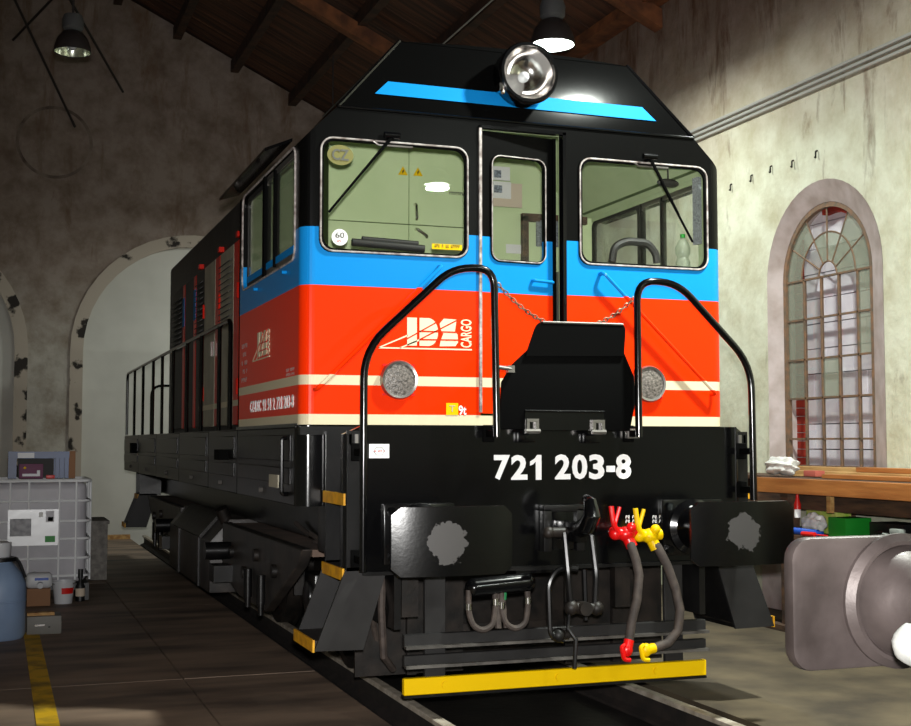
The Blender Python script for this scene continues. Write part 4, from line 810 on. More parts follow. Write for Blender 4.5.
# jumper hoses left of the coupling
part('air_reservoir', MB().cyl((-0.56, -0.06, 0.73), (-0.24, -0.06, 0.75), 0.055, n=16).ball((-0.56, -0.06, 0.73), 0.055).ball((-0.24, -0.06, 0.75), 0.055).box(-0.30, 0.0, -0.06, 0.0, 0.80, 0.815), 'black', L_)
for x0, x1 in ((-0.60, -0.44), (-0.40, -0.24)):
    P = [(x0, -0.08, 0.72), (x0 - 0.005, -0.09, 0.60), (x0 + 0.02, -0.10, 0.52), ((x0 + x1) / 2, -0.10, 0.49), (x1 - 0.02, -0.10, 0.52), (x1, -0.09, 0.62), (x1, -0.08, 0.70)]
    jh = part('jumper_hose', MB().tube(fillet(P, 0.05, 3), 0.017, 8), 'hose', L_)
    part('hose_clip', MB().cyl((x0 - 0.003, -0.087, 0.61), (x0 - 0.002, -0.086, 0.645), 0.022, n=10).cyl((x1, -0.086, 0.63), (x1, -0.084, 0.665), 0.022, n=10), 'chrome', jh)
part('drain_hose', MB().tube([(-0.42, -0.07, 0.70), (-0.425, -0.09, 0.5)], 0.02, 8).tube([(-0.385, -0.07, 0.70), (-0.38, -0.09, 0.5)], 0.012, 8), 'hose', L_)
M['greentape'] = mat('green_tape', (30, 120, 70), 0.5); part('hose_tape', MB().cyl((-0.386, -0.075, 0.66), (-0.384, -0.08, 0.71), 0.017, n=10), 'greentape', L_)
# --- snowplough bars
for z0, z1, m_, nm in ((0.405, 0.478, 'plough', 'plough_bar'), (0.298, 0.362, 'plough', 'plough_bar'), (0.142, 0.235, 'yellow', 'plough_board')):
    b_ = part(nm, MB().box(-0.962, 0.962, -0.02, 0.02, z0, z1), m_, L_, bevel=0.004, seg=1, label='yellow board under the plough' if m_ == 'yellow' else None)
    if m_ == 'plough': part('bar_lip', MB().box(-0.962, 0.962, -0.06, -0.02, z0 - 0.004, z0 + 0.012), 'liplight', b_, smooth=False)
    else:
        part('board_foot', MB().box(-0.962, 0.962, -0.02, 0.04, z0 - 0.016, z0 - 0.002), 'frame', b_, smooth=False)
        for x in (-0.72, -0.02, 0.62): part('rivet', MB().cyl((x, -0.02, 0.19), (x, -0.028, 0.19), 0.02, n=12), 'yellow', b_)
for s in (-1, 1):
    part('plough_post', MB().box(s * 0.765 - 0.062, s * 0.765 + 0.062, 0.022, 0.05, 0.2, 0.84), 'plough', L_, bevel=0.003, seg=1)
for x in (-0.89, 0.46): part('undergear_pipe', MB().box(x - 0.05, x + 0.05, 0.10, 0.16, 0.56, 0.83), 'under', L_)
for s in (-1, 1): part('dark_backing', MB().box(min(s * 0.35, s * 1.05), max(s * 0.35, s * 1.05), 0.70, 0.72, 0.13, 0.84).box(s * 0.7 - 0.03, s * 0.7 + 0.03, 0.66, 0.70, 0.13, 0.84), 'under', L_)  # dark plates added so the space under the beam looks shaded
part('brake_rod', MB().tube([(0.18, 0.05, 0.8), (0.19, 0.05, 0.5)], 0.015, 6), 'frame', L_)

# --- bogies
def bogie(yc, d):
    """d=+1: sloping end points towards the front of the loco"""
    for s in (-1, 1):
        for k, ay in enumerate((yc - 1.2, yc + 1.2)):
            x = s * 0.75
            wh = part('wheel', MB().lathe([(0.0, -0.05), (0.10, -0.06), (0.14, -0.03), (0.40, -0.02), (0.44, -0.065), (0.50, -0.065), (0.503, 0.04), (0.53, 0.055), (0.53, 0.07), (0.44, 0.07), (0.40, 0.03), (0.14, 0.05), (0.0, 0.05)], (x, ay, 0.503), (-s, 0, 0), n=32), 'under', L_)
            part('axle_box', MB().box(min(s * 0.9, s * 1.09), max(s * 0.9, s * 1.09), ay - 0.16, ay + 0.16, 0.36, 0.66).cyl((s * 1.08, ay, 0.5), (s * 1.115, ay, 0.5), 0.11, n=14), 'frame', wh, bevel=0.012)
            part('brake_block', MB().prism([(x - 0.05, ay - d * 0.57, 0.30), (x + 0.05, ay - d * 0.57, 0.30), (x + 0.05, ay - d * 0.53, 0.70), (x - 0.05, ay - d * 0.53, 0.70)], (0, -d * 0.05, 0)), 'under', wh)
        fr_ = part('bogie_frame', MB().prism([(s * 1.12, yc + d * yy, z) for yy, z in ((-1.45, 0.84), (1.75, 0.84), (1.75, 0.45), (1.3, 0.33), (0.9, 0.28), (-0.2, 0.28), (-1.30, 0.72))], (s * 0.08, 0, 0)), 'bogie', L_, bevel=0.008, seg=1)
        for yy, z in ((-0.6, 0.62), (0.1, 0.68), (0.6, 0.5), (1.2, 0.62)):
            part('frame_boss', MB().cyl((s * 1.2, yc + d * yy, z), (s * 1.235, yc + d * yy, z), 0.05, n=14), 'under', fr_)
        for yy in (-0.25, 0.28): part('shock_absorber', MB().cyl((s * 1.24, yc + d * yy, 0.34), (s * 1.24, yc + d * yy, 0.56), 0.035, n=10).cyl((s * 1.24, yc + d * yy, 0.26), (s * 1.24, yc + d * yy, 0.36), 0.024, n=10), 'frame', fr_)
        part('brake_cylinder', MB().cyl((s * 1.2, yc + d * 1.35, 0.62), (s * 1.42, yc + d * 1.35, 0.62), 0.075, n=14).box(min(s * 1.2, s * 1.36), max(s * 1.2, s * 1.36), yc + d * 1.35 - 0.14, yc + d * 1.35 + 0.14, 0.36, 0.5), 'frame', fr_)
        part('bogie_top', MB().box(min(s * 0.35, s * 1.13), max(s * 0.35, s * 1.13), yc - 1.45, yc + 1.6, 0.79, 0.838), 'dust', L_, smooth=False)
    for ay in (yc - 1.2, yc + 1.2): part('axle', MB().cyl((-0.95, ay, 0.503), (0.95, ay, 0.503), 0.09, n=14), 'under', L_)
    part('bolster', MB().box(-0.7, 0.7, yc - 0.3, yc + 0.3, 0.45, 0.9).cyl((0, yc, 0.9), (0, yc, 1.1), 0.35, n=20), 'under', L_)
    for e in (-1, 1): part('headstock', MB().box(-1.08, 1.08, yc + e * 1.68 - 0.06, yc + e * 1.68 + 0.06, 0.34, 0.83).box(-0.62, 0.62, yc + e * 1.68 - 0.05, yc + e * 1.68 + 0.05, 0.12, 0.35), 'under', L_, bevel=0.01)
    part('final_drive', MB().cyl((-0.45, yc - 0.8, 0.5), (0.45, yc - 0.8, 0.5), 0.3, n=16), 'under', L_)
bogie(2.95, 1); bogie(9.3, -1)
for s in (-1, 1):   # side tanks between the bogies
    tk = part('fuel_tank', MB().prism([(s * 1.30, 4.78, 0.2), (s * 1.30, 4.78, 0.66), (s * 1.12, 4.78, 0.86), (s * 0.5, 4.78, 0.86), (s * 0.5, 4.78, 0.2)], (0, 2.85, 0)), 'bogie', L_, bevel=0.012)
    for y in (5.44, 6.84): part('tank_strap', MB().box(min(s * 1.30, s * 1.315), max(s * 1.30, s * 1.315), y - 0.04, y + 0.04, 0.2, 0.66), 'frame', tk)
    part('tank_lid', MB().obox((s * 1.22, 6.2, 0.78), (0.30, 1.9, 0.03), Matrix.Rotation(s * math.radians(48), 3, 'Y')), 'under', tk)
    part('filler_neck', MB().cyl((s * 1.12, 4.95, 0.82), (s * 1.18, 4.92, 0.95), 0.06, n=14), 'under', tk)
part('bogie_cable', MB().tube([(-1.0, 1.6, 0.86), (-1.05, 1.9, 0.92), (-0.98, 2.2, 0.88), (-1.0, 2.6, 0.95)], 0.018, 6).tube([(-0.9, 1.3, 1.0), (-1.0, 1.5, 0.9), (-1.02, 1.9, 0.86)], 0.018, 6), 'hose', L_)
for s in (-1, 1): part('sand_box', MB().box(s * 1.04 - 0.14, s * 1.04 + 0.14, 0.85, 1.15, 0.86, 1.17), 'frame', L_, bevel=0.015)
part('sand_pipe', MB().tube([(-1.02, 0.7, 0.86), (-0.98, 0.6, 0.55), (-0.86, 0.8, 0.2)], 0.02, 8).tube([(-1.0, 0.28, 0.82), (-1.03, 0.2, 0.6), (-1.0, 0.25, 0.32), (-0.9, 0.4, 0.22)], 0.022, 8), 'hose', L_)

# --- engine hood
HX = 1.0; Y0h, Y1h = YR + 0.1, 10.3
hd_ = part('hood', MB().prism([(x, Y0h, z) for x, z in ((-HX, 1.65), (-HX, 3.84), (-0.9, 3.94), (0.9, 3.94), (HX, 3.84), (HX, 1.65))], (0, Y1h - Y0h, 0)), 'hooddark', L_, bevel=0.03, label='long engine hood behind the cab')
for s in (-1, 1):
    yy = Y0h + 0.08; seq = [('hoodred', 0.5), ('hoodgrey', 0.55), ('hoodred', 0.35), ('hoodgrey', 0.8), ('hoodred', 0.28), ('hoodgrey', 0.8), ('hoodred', 0.3), ('hoodgrey', 0.75), ('hooddark', 0.6), ('hoodred', 0.22), ('hooddark', 0.7), ('hoodred', 0.22), ('hooddark', 0.9)]
    for k, (m_, wd) in enumerate(seq):
        y1 = min(yy + wd, Y1h - 0.05); x0, x1 = s * HX, s * (HX + 0.025)
        dr_ = part('hood_door', MB().box(min(x0, x1), max(x0, x1), yy + 0.012, y1 - 0.012, 1.72, 3.46), m_, L_, bevel=0.006, seg=1)
        if m_ == 'hoodgrey':
            part('door_handle', MB().box(min(x1, x1 + s * 0.03), max(x1, x1 + s * 0.03), yy + 0.06, yy + 0.1, 2.45, 2.6), 'chrome', dr_)
            part('hinge', MB().cyl((s * (HX + 0.03), y1 - 0.02, 2.9), (s * (HX + 0.03), y1 - 0.02, 3.05), 0.016, n=8).cyl((s * (HX + 0.03), y1 - 0.02, 2.0), (s * (HX + 0.03), y1 - 0.02, 2.15), 0.016, n=8), 'hoodred', dr_)
        if k in (5, 8, 12):
            for q in range(11): part('louvre', MB().obox((x1 + s * 0.012, (yy + y1) / 2, 2.72 + q * 0.06), (0.05, wd - 0.2, 0.008), Matrix.Rotation(s * math.radians(35), 3, 'Y')), 'hooddark', dr_, smooth=False)
        if k in (9, 11): part('livery_flash', MB().box(min(x1, x1 + s * 0.004), max(x1, x1 + s * 0.004), yy + 0.03, y1 - 0.03, 2.95, 3.3), 'blue', dr_, smooth=False)
        yy = y1
        if yy >= Y1h - 0.06: break
    part('cream_band', MB().box(min(s * (HX + 0.026), s * (HX + 0.03)), max(s * (HX + 0.026), s * (HX + 0.03)), Y0h + 0.1, 7.4, 1.897, 1.952), 'cream', hd_, smooth=False)
    for y in (4.05, 5.0, 6.05, 7.4): part('lifting_lug', MB().box(min(s * 1.0, s * 1.05), max(s * 1.0, s * 1.05), y - 0.05, y + 0.05, 3.48, 3.53), 'hoodred', hd_)
    # walkway railing
    ys = [3.033, 3.559, 4.543, 5.437, 6.473, 7.411, 8.277, 9.365, 10.401, 11.40]
    rl = part('walkway_rail', MB().tube(fillet([(s * 1.43, ys[0], 1.66), (s * 1.43, ys[0], 2.51), (s * 1.43, ys[-1], 2.51), (s * 1.43, ys[-1], 1.66)], 0.10), 0.019, 8), 'black', L_, label='black tube railing along the walkway')
    for y in ys[1:-1]: part('rail_post', MB().tube([(s * 1.43, y, 1.65), (s * 1.43, y, 2.51)], 0.017, 8), 'black', rl)
    part('end_hoop', MB().tube(fillet([(s * 1.1, 11.42, 1.65), (s * 1.1, 11.42, 2.35), (s * 0.6, 11.42, 2.35), (s * 0.6, 11.42, 1.65)], 0.15), 0.018, 8), 'black', rl)

# ================================================================== THINGS IN THE CAB
a = H(683, 268, Y=0.72)
bt = root('water_bottle', (a.x, 0.72, 2.69), 'clear plastic water bottle with green cap standing behind the right windscreen', 'bottle')
part('body', MB().lathe([(0.0, 0.0), (0.048, 0.0), (0.05, 0.02), (0.05, 0.09), (0.036, 0.12), (0.05, 0.15), (0.052, 0.19), (0.03, 0.235), (0.016, 0.25), (0.016, 0.26), (0.0, 0.26)], (a.x, 0.72, 2.69), (0, 0, 1), n=20), 'bottle', bt)
part('cap', MB().cyl((a.x, 0.72, 2.948), (a.x, 0.72, 2.972), 0.018, n=12), 'greenbox', bt)
def sheet(p0, p1, m_, label, cat, y=YR - 0.256, pic=None):
    a, b = H(*p0, Y=y), H(*p1, Y=y)
    o = root('notice_sheet', (a.x, y, b.z), label, cat)
    part('paper', MB().box(a.x, b.x, y - 0.002, y + 0.002, b.z, a.z), m_, o, smooth=False)
    if pic:
        c, d = H(*pic[0], Y=y), H(*pic[1], Y=y); part('picture', MB().box(c.x, d.x, y - 0.004, y - 0.002, d.z, c.z), 'paperdark', o, smooth=False)
sheet((493, 166), (510, 181), 'paper', 'upper small paper notice with a photo, seen through the cab door window', 'notice', pic=((494, 170), (501, 178)))
sheet((493, 181), (511, 199), 'paper', 'lower small paper notice with a photo, seen through the cab door window', 'notice', y=YR - 0.262, pic=((494, 185), (502, 193)))
M['tan'] = mat('tan_paper', (206, 190, 170), 0.8)
sheet((493, 182), (522, 208), 'tan', 'larger tan paper notice behind the small ones, seen through the cab door window', 'notice')
sheet((506, 244), (523, 254), 'paper', 'small white label low on the green wall, seen through the cab door window', 'notice')
a, b = H(536, 220, Y=YR - 0.30), H(551, 247, Y=YR - 0.30)
cu_ = MB(); n = 14; vs = []
for i in range(n + 1): u = a.x + (b.x + 0.12 - a.x) * i / n; vs += [(u, YR - 0.30 + 0.012 * math.sin(i * 1.6), b.z), (u, YR - 0.30 + 0.012 * math.sin(i * 1.6), a.z)]
cu_.add(vs, [(2 * i, 2 * i + 1, 2 * i + 3, 2 * i + 2) for i in range(n)]); bk = len(cu_.v)
cu_.add([Vector(v) + Vector((0, 0.004, 0)) for v in vs], [(2 * i, 2 * i + 2, 2 * i + 3, 2 * i + 1) for i in range(n)])
tag(part('checked_curtain', cu_, 'curtain'), 'grey checked curtain hanging inside the cab, seen through the door window', 'curtain')

# ================================================================== WAGON END AT THE RIGHT EDGE
wx, wz, wy = -0.775, 1.118, -4.0
wg = root('flat_wagon', (0.0, -6.5, 0.0), 'flat wagon at the right edge whose big brown-black buffer head shows', 'wagon')
hd = part('buffer_head', MB().prism([Vector((u, wy, v)) for u, v in rr(wx - 0.343, wx + 0.343, wz - 0.178, wz + 0.178, 0.06)], (0, 0.045, 0)), 'wagon', wg, bevel=0.012, label='large rectangular buffer head seen from behind')
part('boss', MB().lathe([(0.185, 0.0), (0.185, 0.012), (0.165, 0.03), (0.155, 0.03), (0.148, 0.02), (0.135, 0.055), (0.11, 0.10), (0.075, 0.14), (0.065, 0.20), (0.0, 0.20)], (wx, wy, wz), (0, -1, 0), n=40), 'wagon', hd)
part('stem', MB().cyl((wx, wy - 0.18, wz), (wx, wy - 0.40, wz), 0.07, n=20).box(wx - 0.035, wx + 0.02, wy - 0.16, wy - 0.10, wz + 0.06, wz + 0.10), 'wagon', hd)
part('buffer_case', MB().lathe([(0.10, 0.38), (0.12, 0.38), (0.13, 0.64), (0.18, 0.66), (0.18, 0.70)], (wx, wy, wz), (0, -1, 0)), 'wagon', wg)
part('headstock', MB().box(-1.16, 1.3, -4.78, -4.70, 0.95, 1.28), 'wagon', wg, bevel=0.01)
part('deck', MB().box(-1.16, 1.3, -11.0, -4.72, 1.28, 1.34), 'wooddark', wg)
for x in (-0.9, 0.9): part('solebar', MB().box(x - 0.04, x + 0.04, -11.0, -4.78, 1.0, 1.28), 'wagon', wg)
part('buffer_head', MB().prism([Vector((u, wy, v)) for u, v in rr(0.92 - 0.343, 0.92 + 0.343, wz - 0.178, wz + 0.178, 0.06)], (0, 0.045, 0)).cyl((0.92, wy, wz), (0.92, -4.7, wz), 0.1, n=16), 'wagon', wg)
for y in (-6.2, -9.6):
    part('wheelset', MB().cyl((-0.82, y, 0.46), (-0.69, y, 0.46), 0.46, n=28).cyl((0.69, y, 0.46), (0.82, y, 0.46), 0.46, n=28).cyl((-1.0, y, 0.46), (1.0, y, 0.46), 0.08, n=12), 'under', wg)
    for x in (-0.98, 0.98): part('axle_guard', MB().box(x - 0.06, x + 0.06, y - 0.2, y + 0.2, 0.36, 1.02), 'under', wg)
# white rag hung on the buffer stem
a = H(906, 646, Y=-4.32)
rg = MB(); rg.ball(a + Vector((0.02, 0, 0)), (0.046, 0.05, 0.052), 18, 12)
for i, v in enumerate(rg.v): v += Vector((0.004 * math.sin(i * 0.7), 0.004 * math.cos(i * 0.43), 0.004 * math.sin(i * 0.31)))
rg.tube([a + Vector((0.04, 0.0, 0.0)), a + Vector((0.10, 0.02, 0.01)), a + Vector((0.18, 0.03, 0.03))], [0.04, 0.03, 0.02], 10)
tag(part('white_rag', rg, 'bag'), 'crumpled white rag hung on the big buffer at the right edge', 'rag')

# ================================================================== WORKBENCH ALONG THE RIGHT WALL
wbk = root('workbench', (3.6, 0.6, -0.05), 'timber workbench along the right wall below the arched window', 'workbench')
part('front_rail', MB().box(3.2, 3.25, -3.0, 2.92, 1.12, 1.25), 'wood', wbk, bevel=0.004, seg=1)
part('back_rail', MB().box(3.9, 3.97, -3.0, 4.3, 1.05, 1.22), 'wooddark', wbk)
part('inner_rail', MB().box(3.42, 3.48, -3.0, 4.2, 0.98, 1.12), 'wooddark', wbk)
for k, (x0, x1) in enumerate(((3.25, 3.44), (3.445, 3.63), (3.635, 3.81), (3.815, 3.98))):
    part('top_board', MB().box(x0, x1, -3.0, 4.25 if k else 2.9, 1.22, 1.255), 'wooddark', wbk, bevel=0.003, seg=1)
for y in (2.56, 4.2, 0.4, -1.8, -2.9):
    part('leg', MB().box(3.26, 3.38, y - 0.06, y + 0.06, -0.05, 1.22), 'wooddark', wbk, bevel=0.004, seg=1)
    part('leg', MB().box(3.86, 3.96, y - 0.05, y + 0.05, -0.05, 1.22), 'wooddark', wbk)
part('shelf_board', MB().box(3.22, 3.95, -3.0, 4.1, 0.74, 0.775), 'wooddark', wbk)
part('skid', MB().box(3.2, 3.3, -3.0, 4.6, -0.05, 0.0), 'wooddark', wbk)
part('strut', MB().box(3.27, 3.31, 1.92, 1.97, 0.98, 1.22), 'woodpale', wbk)
for (x0, y0, y1, z, wd, h_, m_, rot, lab) in ((3.60, 0.2, 2.85, 1.257, 0.12, 0.05, 'woodpale', 0.01, 'pale sawn plank lying nearest the bench edge under the arched window'), (3.84, -0.4, 3.4, 1.257, 0.14, 0.08, 'woodpale', -0.01, 'thick pale plank lying along the bench against the window wall'), (3.40, -0.6, 2.1, 1.257, 0.12, 0.035, 'wood', 0.015, 'thin orange board lying at the front of the bench'), (3.62, 0.3, 2.0, 1.309, 0.12, 0.04, 'wood', -0.03, 'orange board laid on top of the sawn planks on the bench')):
    c = Vector((x0, (y0 + y1) / 2, z + h_ / 2)); tag(part('loose_plank', MB().obox(c, (wd, y1 - y0, h_), rot), m_, bevel=0.003, seg=1), lab, 'plank', 'loose planks on the bench')
# plastic bag and tile at the far end
def blob(c, r, seed, amp, n=36, k=22):
    random.seed(seed); b = MB().ball((0, 0, 0), 1.0, n, k); ph = [random.uniform(0, 6) for _ in range(9)]
    for v in b.v:
        d = 1 + amp * (math.sin(5 * v.x + ph[0]) * math.sin(4 * v.y + ph[1]) + 0.7 * math.sin(9 * v.z + ph[2] + 4 * v.x) + 0.5 * math.sin(13 * v.y + ph[3] + 6 * v.z))
        v.x, v.y, v.z = c[0] + v.x * r[0] * d, c[1] + v.y * r[1] * d, c[2] + max(v.z, -0.85) * r[2] * d
    return b
bgp = H(783, 466, X=3.36)
tag(part('plastic_bag', blob((3.36, bgp.y, 1.262 + 0.085), (0.10, 0.20, 0.083), 3, 0.14), 'bag'), 'crumpled white plastic bag at the far end of the bench', 'bag')
tag(part('brick_offcut', MB().obox((3.44, bgp.y - 0.34, 1.29), (0.10, 0.16, 0.05), 0.05), mat('dull_terracotta', (168, 84, 70), 0.85), bevel=0.006), 'flat reddish tile lying beside the white plastic bag', 'tile')
tag(part('pipe_fitting', MB().lathe([(0.03, -0.03), (0.05, -0.03), (0.05, 0.03), (0.03, 0.03)], (3.42, bgp.y + 0.26, 1.315), (0.3, 1, 0), close=True).cyl((3.42, bgp.y + 0.26, 1.305), (3.50, bgp.y + 0.36, 1.305), 0.025, n=10), 'steel'), 'small steel pipe fitting left of the white plastic bag', 'fitting')
# things on the shelf
SH = 0.775
y_ = H(840, 520, X=3.32).y
tag(part('green_carton', MB().box(3.3, 3.55, y_ - 0.10, y_ + 0.13, SH, SH + 0.17), 'greenbox', bevel=0.004), 'dark green carton on the shelf under the bench', 'carton')
y2_ = H(829, 515, X=3.6).y
tag(part('lime_carton', MB().box(3.58, 3.74, y2_ - 0.12, y2_ + 0.30, SH, SH + 0.235), 'limebox', bevel=0.004), 'lime and cream carton behind the dark green one', 'carton')
y3_ = H(874, 524, X=3.30).y
tag(part('black_tool_case', MB().box(3.41, 3.66, y3_ - 0.22, y3_ + 0.20, SH, SH + 0.15).tube(fillet([(3.41, y3_ - 0.1, SH + 0.08), (3.38, y3_ - 0.1, SH + 0.08), (3.38, y3_ + 0.1, SH + 0.08), (3.41, y3_ + 0.1, SH + 0.08)], 0.02), 0.01, 6), 'blackplastic', bevel=0.006), 'black tool case right of the green carton on the shelf', 'case')
y4_ = H(893, 527, X=3.22).y
cc = root('cable_coil', (3.27, y4_, SH), 'grey cable coil lying in front of the black case', 'cable'); M['cable'] = mat('grey_cable', (140, 146, 140), 0.5)
for q in range(4): part('cable_turn', MB().tube([(3.27 + (0.06 + 0.006 * q) * math.cos(t), y4_ + (0.14 + 0.01 * (q % 2)) * math.sin(t), SH + 0.012 + 0.022 * q + 0.008 * math.sin(2 * t + q)) for t in (2 * math.pi * k / 24 for k in range(24))], 0.011, 6, closed=True), 'cable', cc)
part('plug', MB().box(3.23, 3.29, y4_ - 0.06, y4_ + 0.06, SH + 0.09, SH + 0.13), 'cable', cc, bevel=0.01)
y5_ = H(802, 515, X=3.30).y
tag(part('clear_bag', blob((3.42, y5_, SH + 0.09), (0.08, 0.13, 0.09), 9, 0.10), 'bag'), 'clear plastic bag hanging at the far end of the shelf below the bench rail', 'bag')
gs = root('glue_bottle', (3.27, y5_ + 0.02, 0.92), 'red and white bottle hung from the bench rail beside the clear bag', 'bottle')
part('body', MB().lathe([(0.0, 0.0), (0.026, 0.0), (0.028, 0.02), (0.028, 0.07), (0.0, 0.075)], (3.27, y5_ + 0.02, 0.92), (0, 0, 1), n=14), 'white', gs)
part('cap', MB().lathe([(0.03, 0.07), (0.03, 0.11), (0.015, 0.16), (0.012, 0.2), (0.0, 0.2)], (3.27, y5_ + 0.02, 0.92), (0, 0, 1), n=14), 'bright_red', gs)
part('hook', MB().tube([(3.27, y5_ + 0.02, 1.12), (3.24, y5_ + 0.02, 1.16)], 0.006, 6), 'steel', gs)
tag(part('blue_tube', MB().cyl((3.24, y5_ + 0.12, SH + 0.035), (3.30, y5_ - 0.22, SH + 0.03), 0.028, n=10).cyl((3.30, y5_ - 0.22, SH + 0.03), (3.31, y5_ - 0.27, SH + 0.03), 0.018, n=10), 'bluetube'), 'blue cartridge tube lying at the front of the shelf', 'tube')
tag(part('screwdriver', MB().cyl((3.23, y5_ - 0.10, SH + 0.02), (3.25, y5_ - 0.25, SH + 0.02), 0.019, n=8).cyl((3.25, y5_ - 0.25, SH + 0.02), (3.265, y5_ - 0.40, SH + 0.019), 0.007, n=6), 'bright_red'), 'red handled screwdriver lying in front of the green carton', 'screwdriver')
tag(part('board_panel', MB().box(3.965, 3.995, 0.2, 4.0, -0.045, 0.7), 'reveal'), 'pale panel standing against the wall under the bench', 'panel')

# ================================================================== LEFT SIDE: TANK AND CLUTTER
ix0, ix1, iy0, iy1 = -3.42, -2.21, 6.8, 7.8
tt = root('tote_tank', ((ix0 + ix1) / 2, 7.3, -0.05), 'milky plastic tote tank in a galvanised cage on the left', 'tank')
part('tank_body', MB().box(ix0 + 0.03, ix1 - 0.03, iy0 + 0.03, iy1 - 0.03, 0.13, 1.15), 'ibc', tt, bevel=0.08, seg=3)
for z in (0.20, 0.38, 0.575, 0.755, 0.96, 1.165):
    part('cage_ring', MB().tube(fillet([(ix0, iy0, z), (ix1, iy0, z), (ix1, iy1, z), (ix0, iy1, z), (ix0, iy0 + 0.001, z)], 0.09), 0.013 if z < 1.1 else 0.018, 6), 'galv', tt)
for x in (ix1 - 0.14, ix1 - 0.305, ix1 - 0.60, ix1 - 0.78, ix1 - 1.0):
    part('cage_bar', MB().tube([(x, iy0 - 0.015, 0.14), (x, iy0 - 0.015, 1.165)], 0.011, 6), 'galv', tt)
for y in (iy0 + 0.2, iy0 + 0.5, iy0 + 0.8): part('cage_bar', MB().tube([(ix1 + 0.015, y, 0.14), (ix1 + 0.015, y, 1.165)], 0.011, 6), 'galv', tt)
part('pallet', MB().box(ix0, ix1, iy0, iy1, 0.06, 0.12).box(ix1 - 0.12, ix1, iy0, iy1, -0.05, 0.06).box(ix0, ix0 + 0.12, iy0, iy1, -0.05, 0.06).box(-2.9, -2.78, iy0, iy1, -0.05, 0.06), 'blackplastic', tt)
a, b = H(8, 510, Y=iy0 - 0.03), H(58, 545, Y=iy0 - 0.03)
lb = part('label_plate', MB().box(a.x, b.x, iy0 - 0.034, iy0 - 0.028, b.z, a.z), 'label', tt, label='shiny silver label plate')
def lrect(p0, p1, m_, nm): c, d = H(*p0, Y=iy0 - 0.036), H(*p1, Y=iy0 - 0.036); part(nm, MB().box(c.x, d.x, iy0 - 0.037, iy0 - 0.0345, d.z, c.z), m_, lb, smooth=False)
lrect((10, 519), (31, 536), 'speckle', 'faded_print'); lrect((46, 511), (54, 522), 'ibc', 'label_box'); lrect((48, 517), (53, 521), 'dark', 'label_mark'); lrect((39, 512), (43, 517), 'paper', 'label_box'); lrect((45, 536), (55, 542), 'greenbox', 'green_stamp')

part('outlet_valve', MB().cyl((-2.74, 6.85, 0.20), (-2.74, 6.70, 0.20), 0.05, n=12), 'blackplastic', tt)
# blue rack, purple carton, red box on top of the tank
TZ_ = 1.186
y0, y1 = 6.95, 7.35
a0, a1 = H(8, 478, Y=y0).x, H(75, 478, Y=y0).x
rk = root('blue_rack', ((a0 + a1) / 2, y0, TZ_), 'blue steel rack standing on top of the tote tank', 'rack')
hgt = 0.275
for x, wd, m_ in ((a0 + 0.04, 0.08, 'bluesteel'), (a1 - 0.18, 0.035, 'bluesteel'), (a1 - 0.135, 0.04, 'bluesteel'), (a1 - 0.085, 0.04, 'bluesteel')):
    for y in (y0, y1): part('upright', MB().box(x - wd / 2, x + wd / 2, y - 0.02, y + 0.02, TZ_, TZ_ + hgt), m_, rk)
part('top_beam', MB().box(a0, a1 - 0.06, y0 - 0.021, y0 + 0.019, TZ_ + hgt - 0.07, TZ_ + hgt), 'bluesteel', rk)
part('top_label', MB().box(a0 + 0.09, a0 + 0.25, y0 - 0.025, y0 - 0.021, TZ_ + hgt - 0.065, TZ_ + hgt - 0.012), 'whitecan', rk)
part('back_sheet', MB().box(a0 + 0.1, a1 - 0.2, y1 - 0.01, y1 + 0.02, TZ_, TZ_ + hgt - 0.05), 'dark', rk)
part('end_board', MB().box(a1 - 0.063, a1 + 0.0, y0 - 0.02, y0 + 0.02, TZ_, TZ_ + hgt + 0.005), 'cardboard', rk)
c0, c1 = H(19, 478, Y=6.88).x, H(43, 478, Y=6.88).x
pc = root('purple_carton', ((c0 + c1) / 2, 6.88, TZ_), 'small purple carton under the blue rack on the tank', 'carton')
part('box', MB().box(c0, c1, 6.88, 6.92 + 0.05, TZ_, TZ_ + 0.15), 'purple', pc, bevel=0.004)
part('print_panel', MB().box(c0 + 0.03, c1 - 0.03, 6.876, 6.88, TZ_ + 0.025, TZ_ + 0.05).box(c1 - 0.06, c1 - 0.03, 6.876, 6.88, TZ_ + 0.05, TZ_ + 0.085), 'whitecan', pc, smooth=False)
part('print_dot', MB().ball((c0 + 0.055, 6.88, TZ_ + 0.11), (0.014, 0.003, 0.012)), 'yellow', pc)
c0 = H(46, 478, Y=6.9).x; tag(part('red_box', MB().box(c0, c0 + 0.085, 6.88, 6.93, TZ_, TZ_ + 0.035), 'bright_red', bevel=0.004), 'small red box beside the purple carton on the tank', 'box')
# concrete block behind the tank
tag(part('concrete_post', MB().box(-2.2, -1.88, 8.7, 9.5, -0.05, 0.625).box(-2.22, -1.86, 8.68, 9.52, 0.6, 0.64), 'concrete', bevel=0.008), 'rough concrete block standing right of the tote tank', 'block')
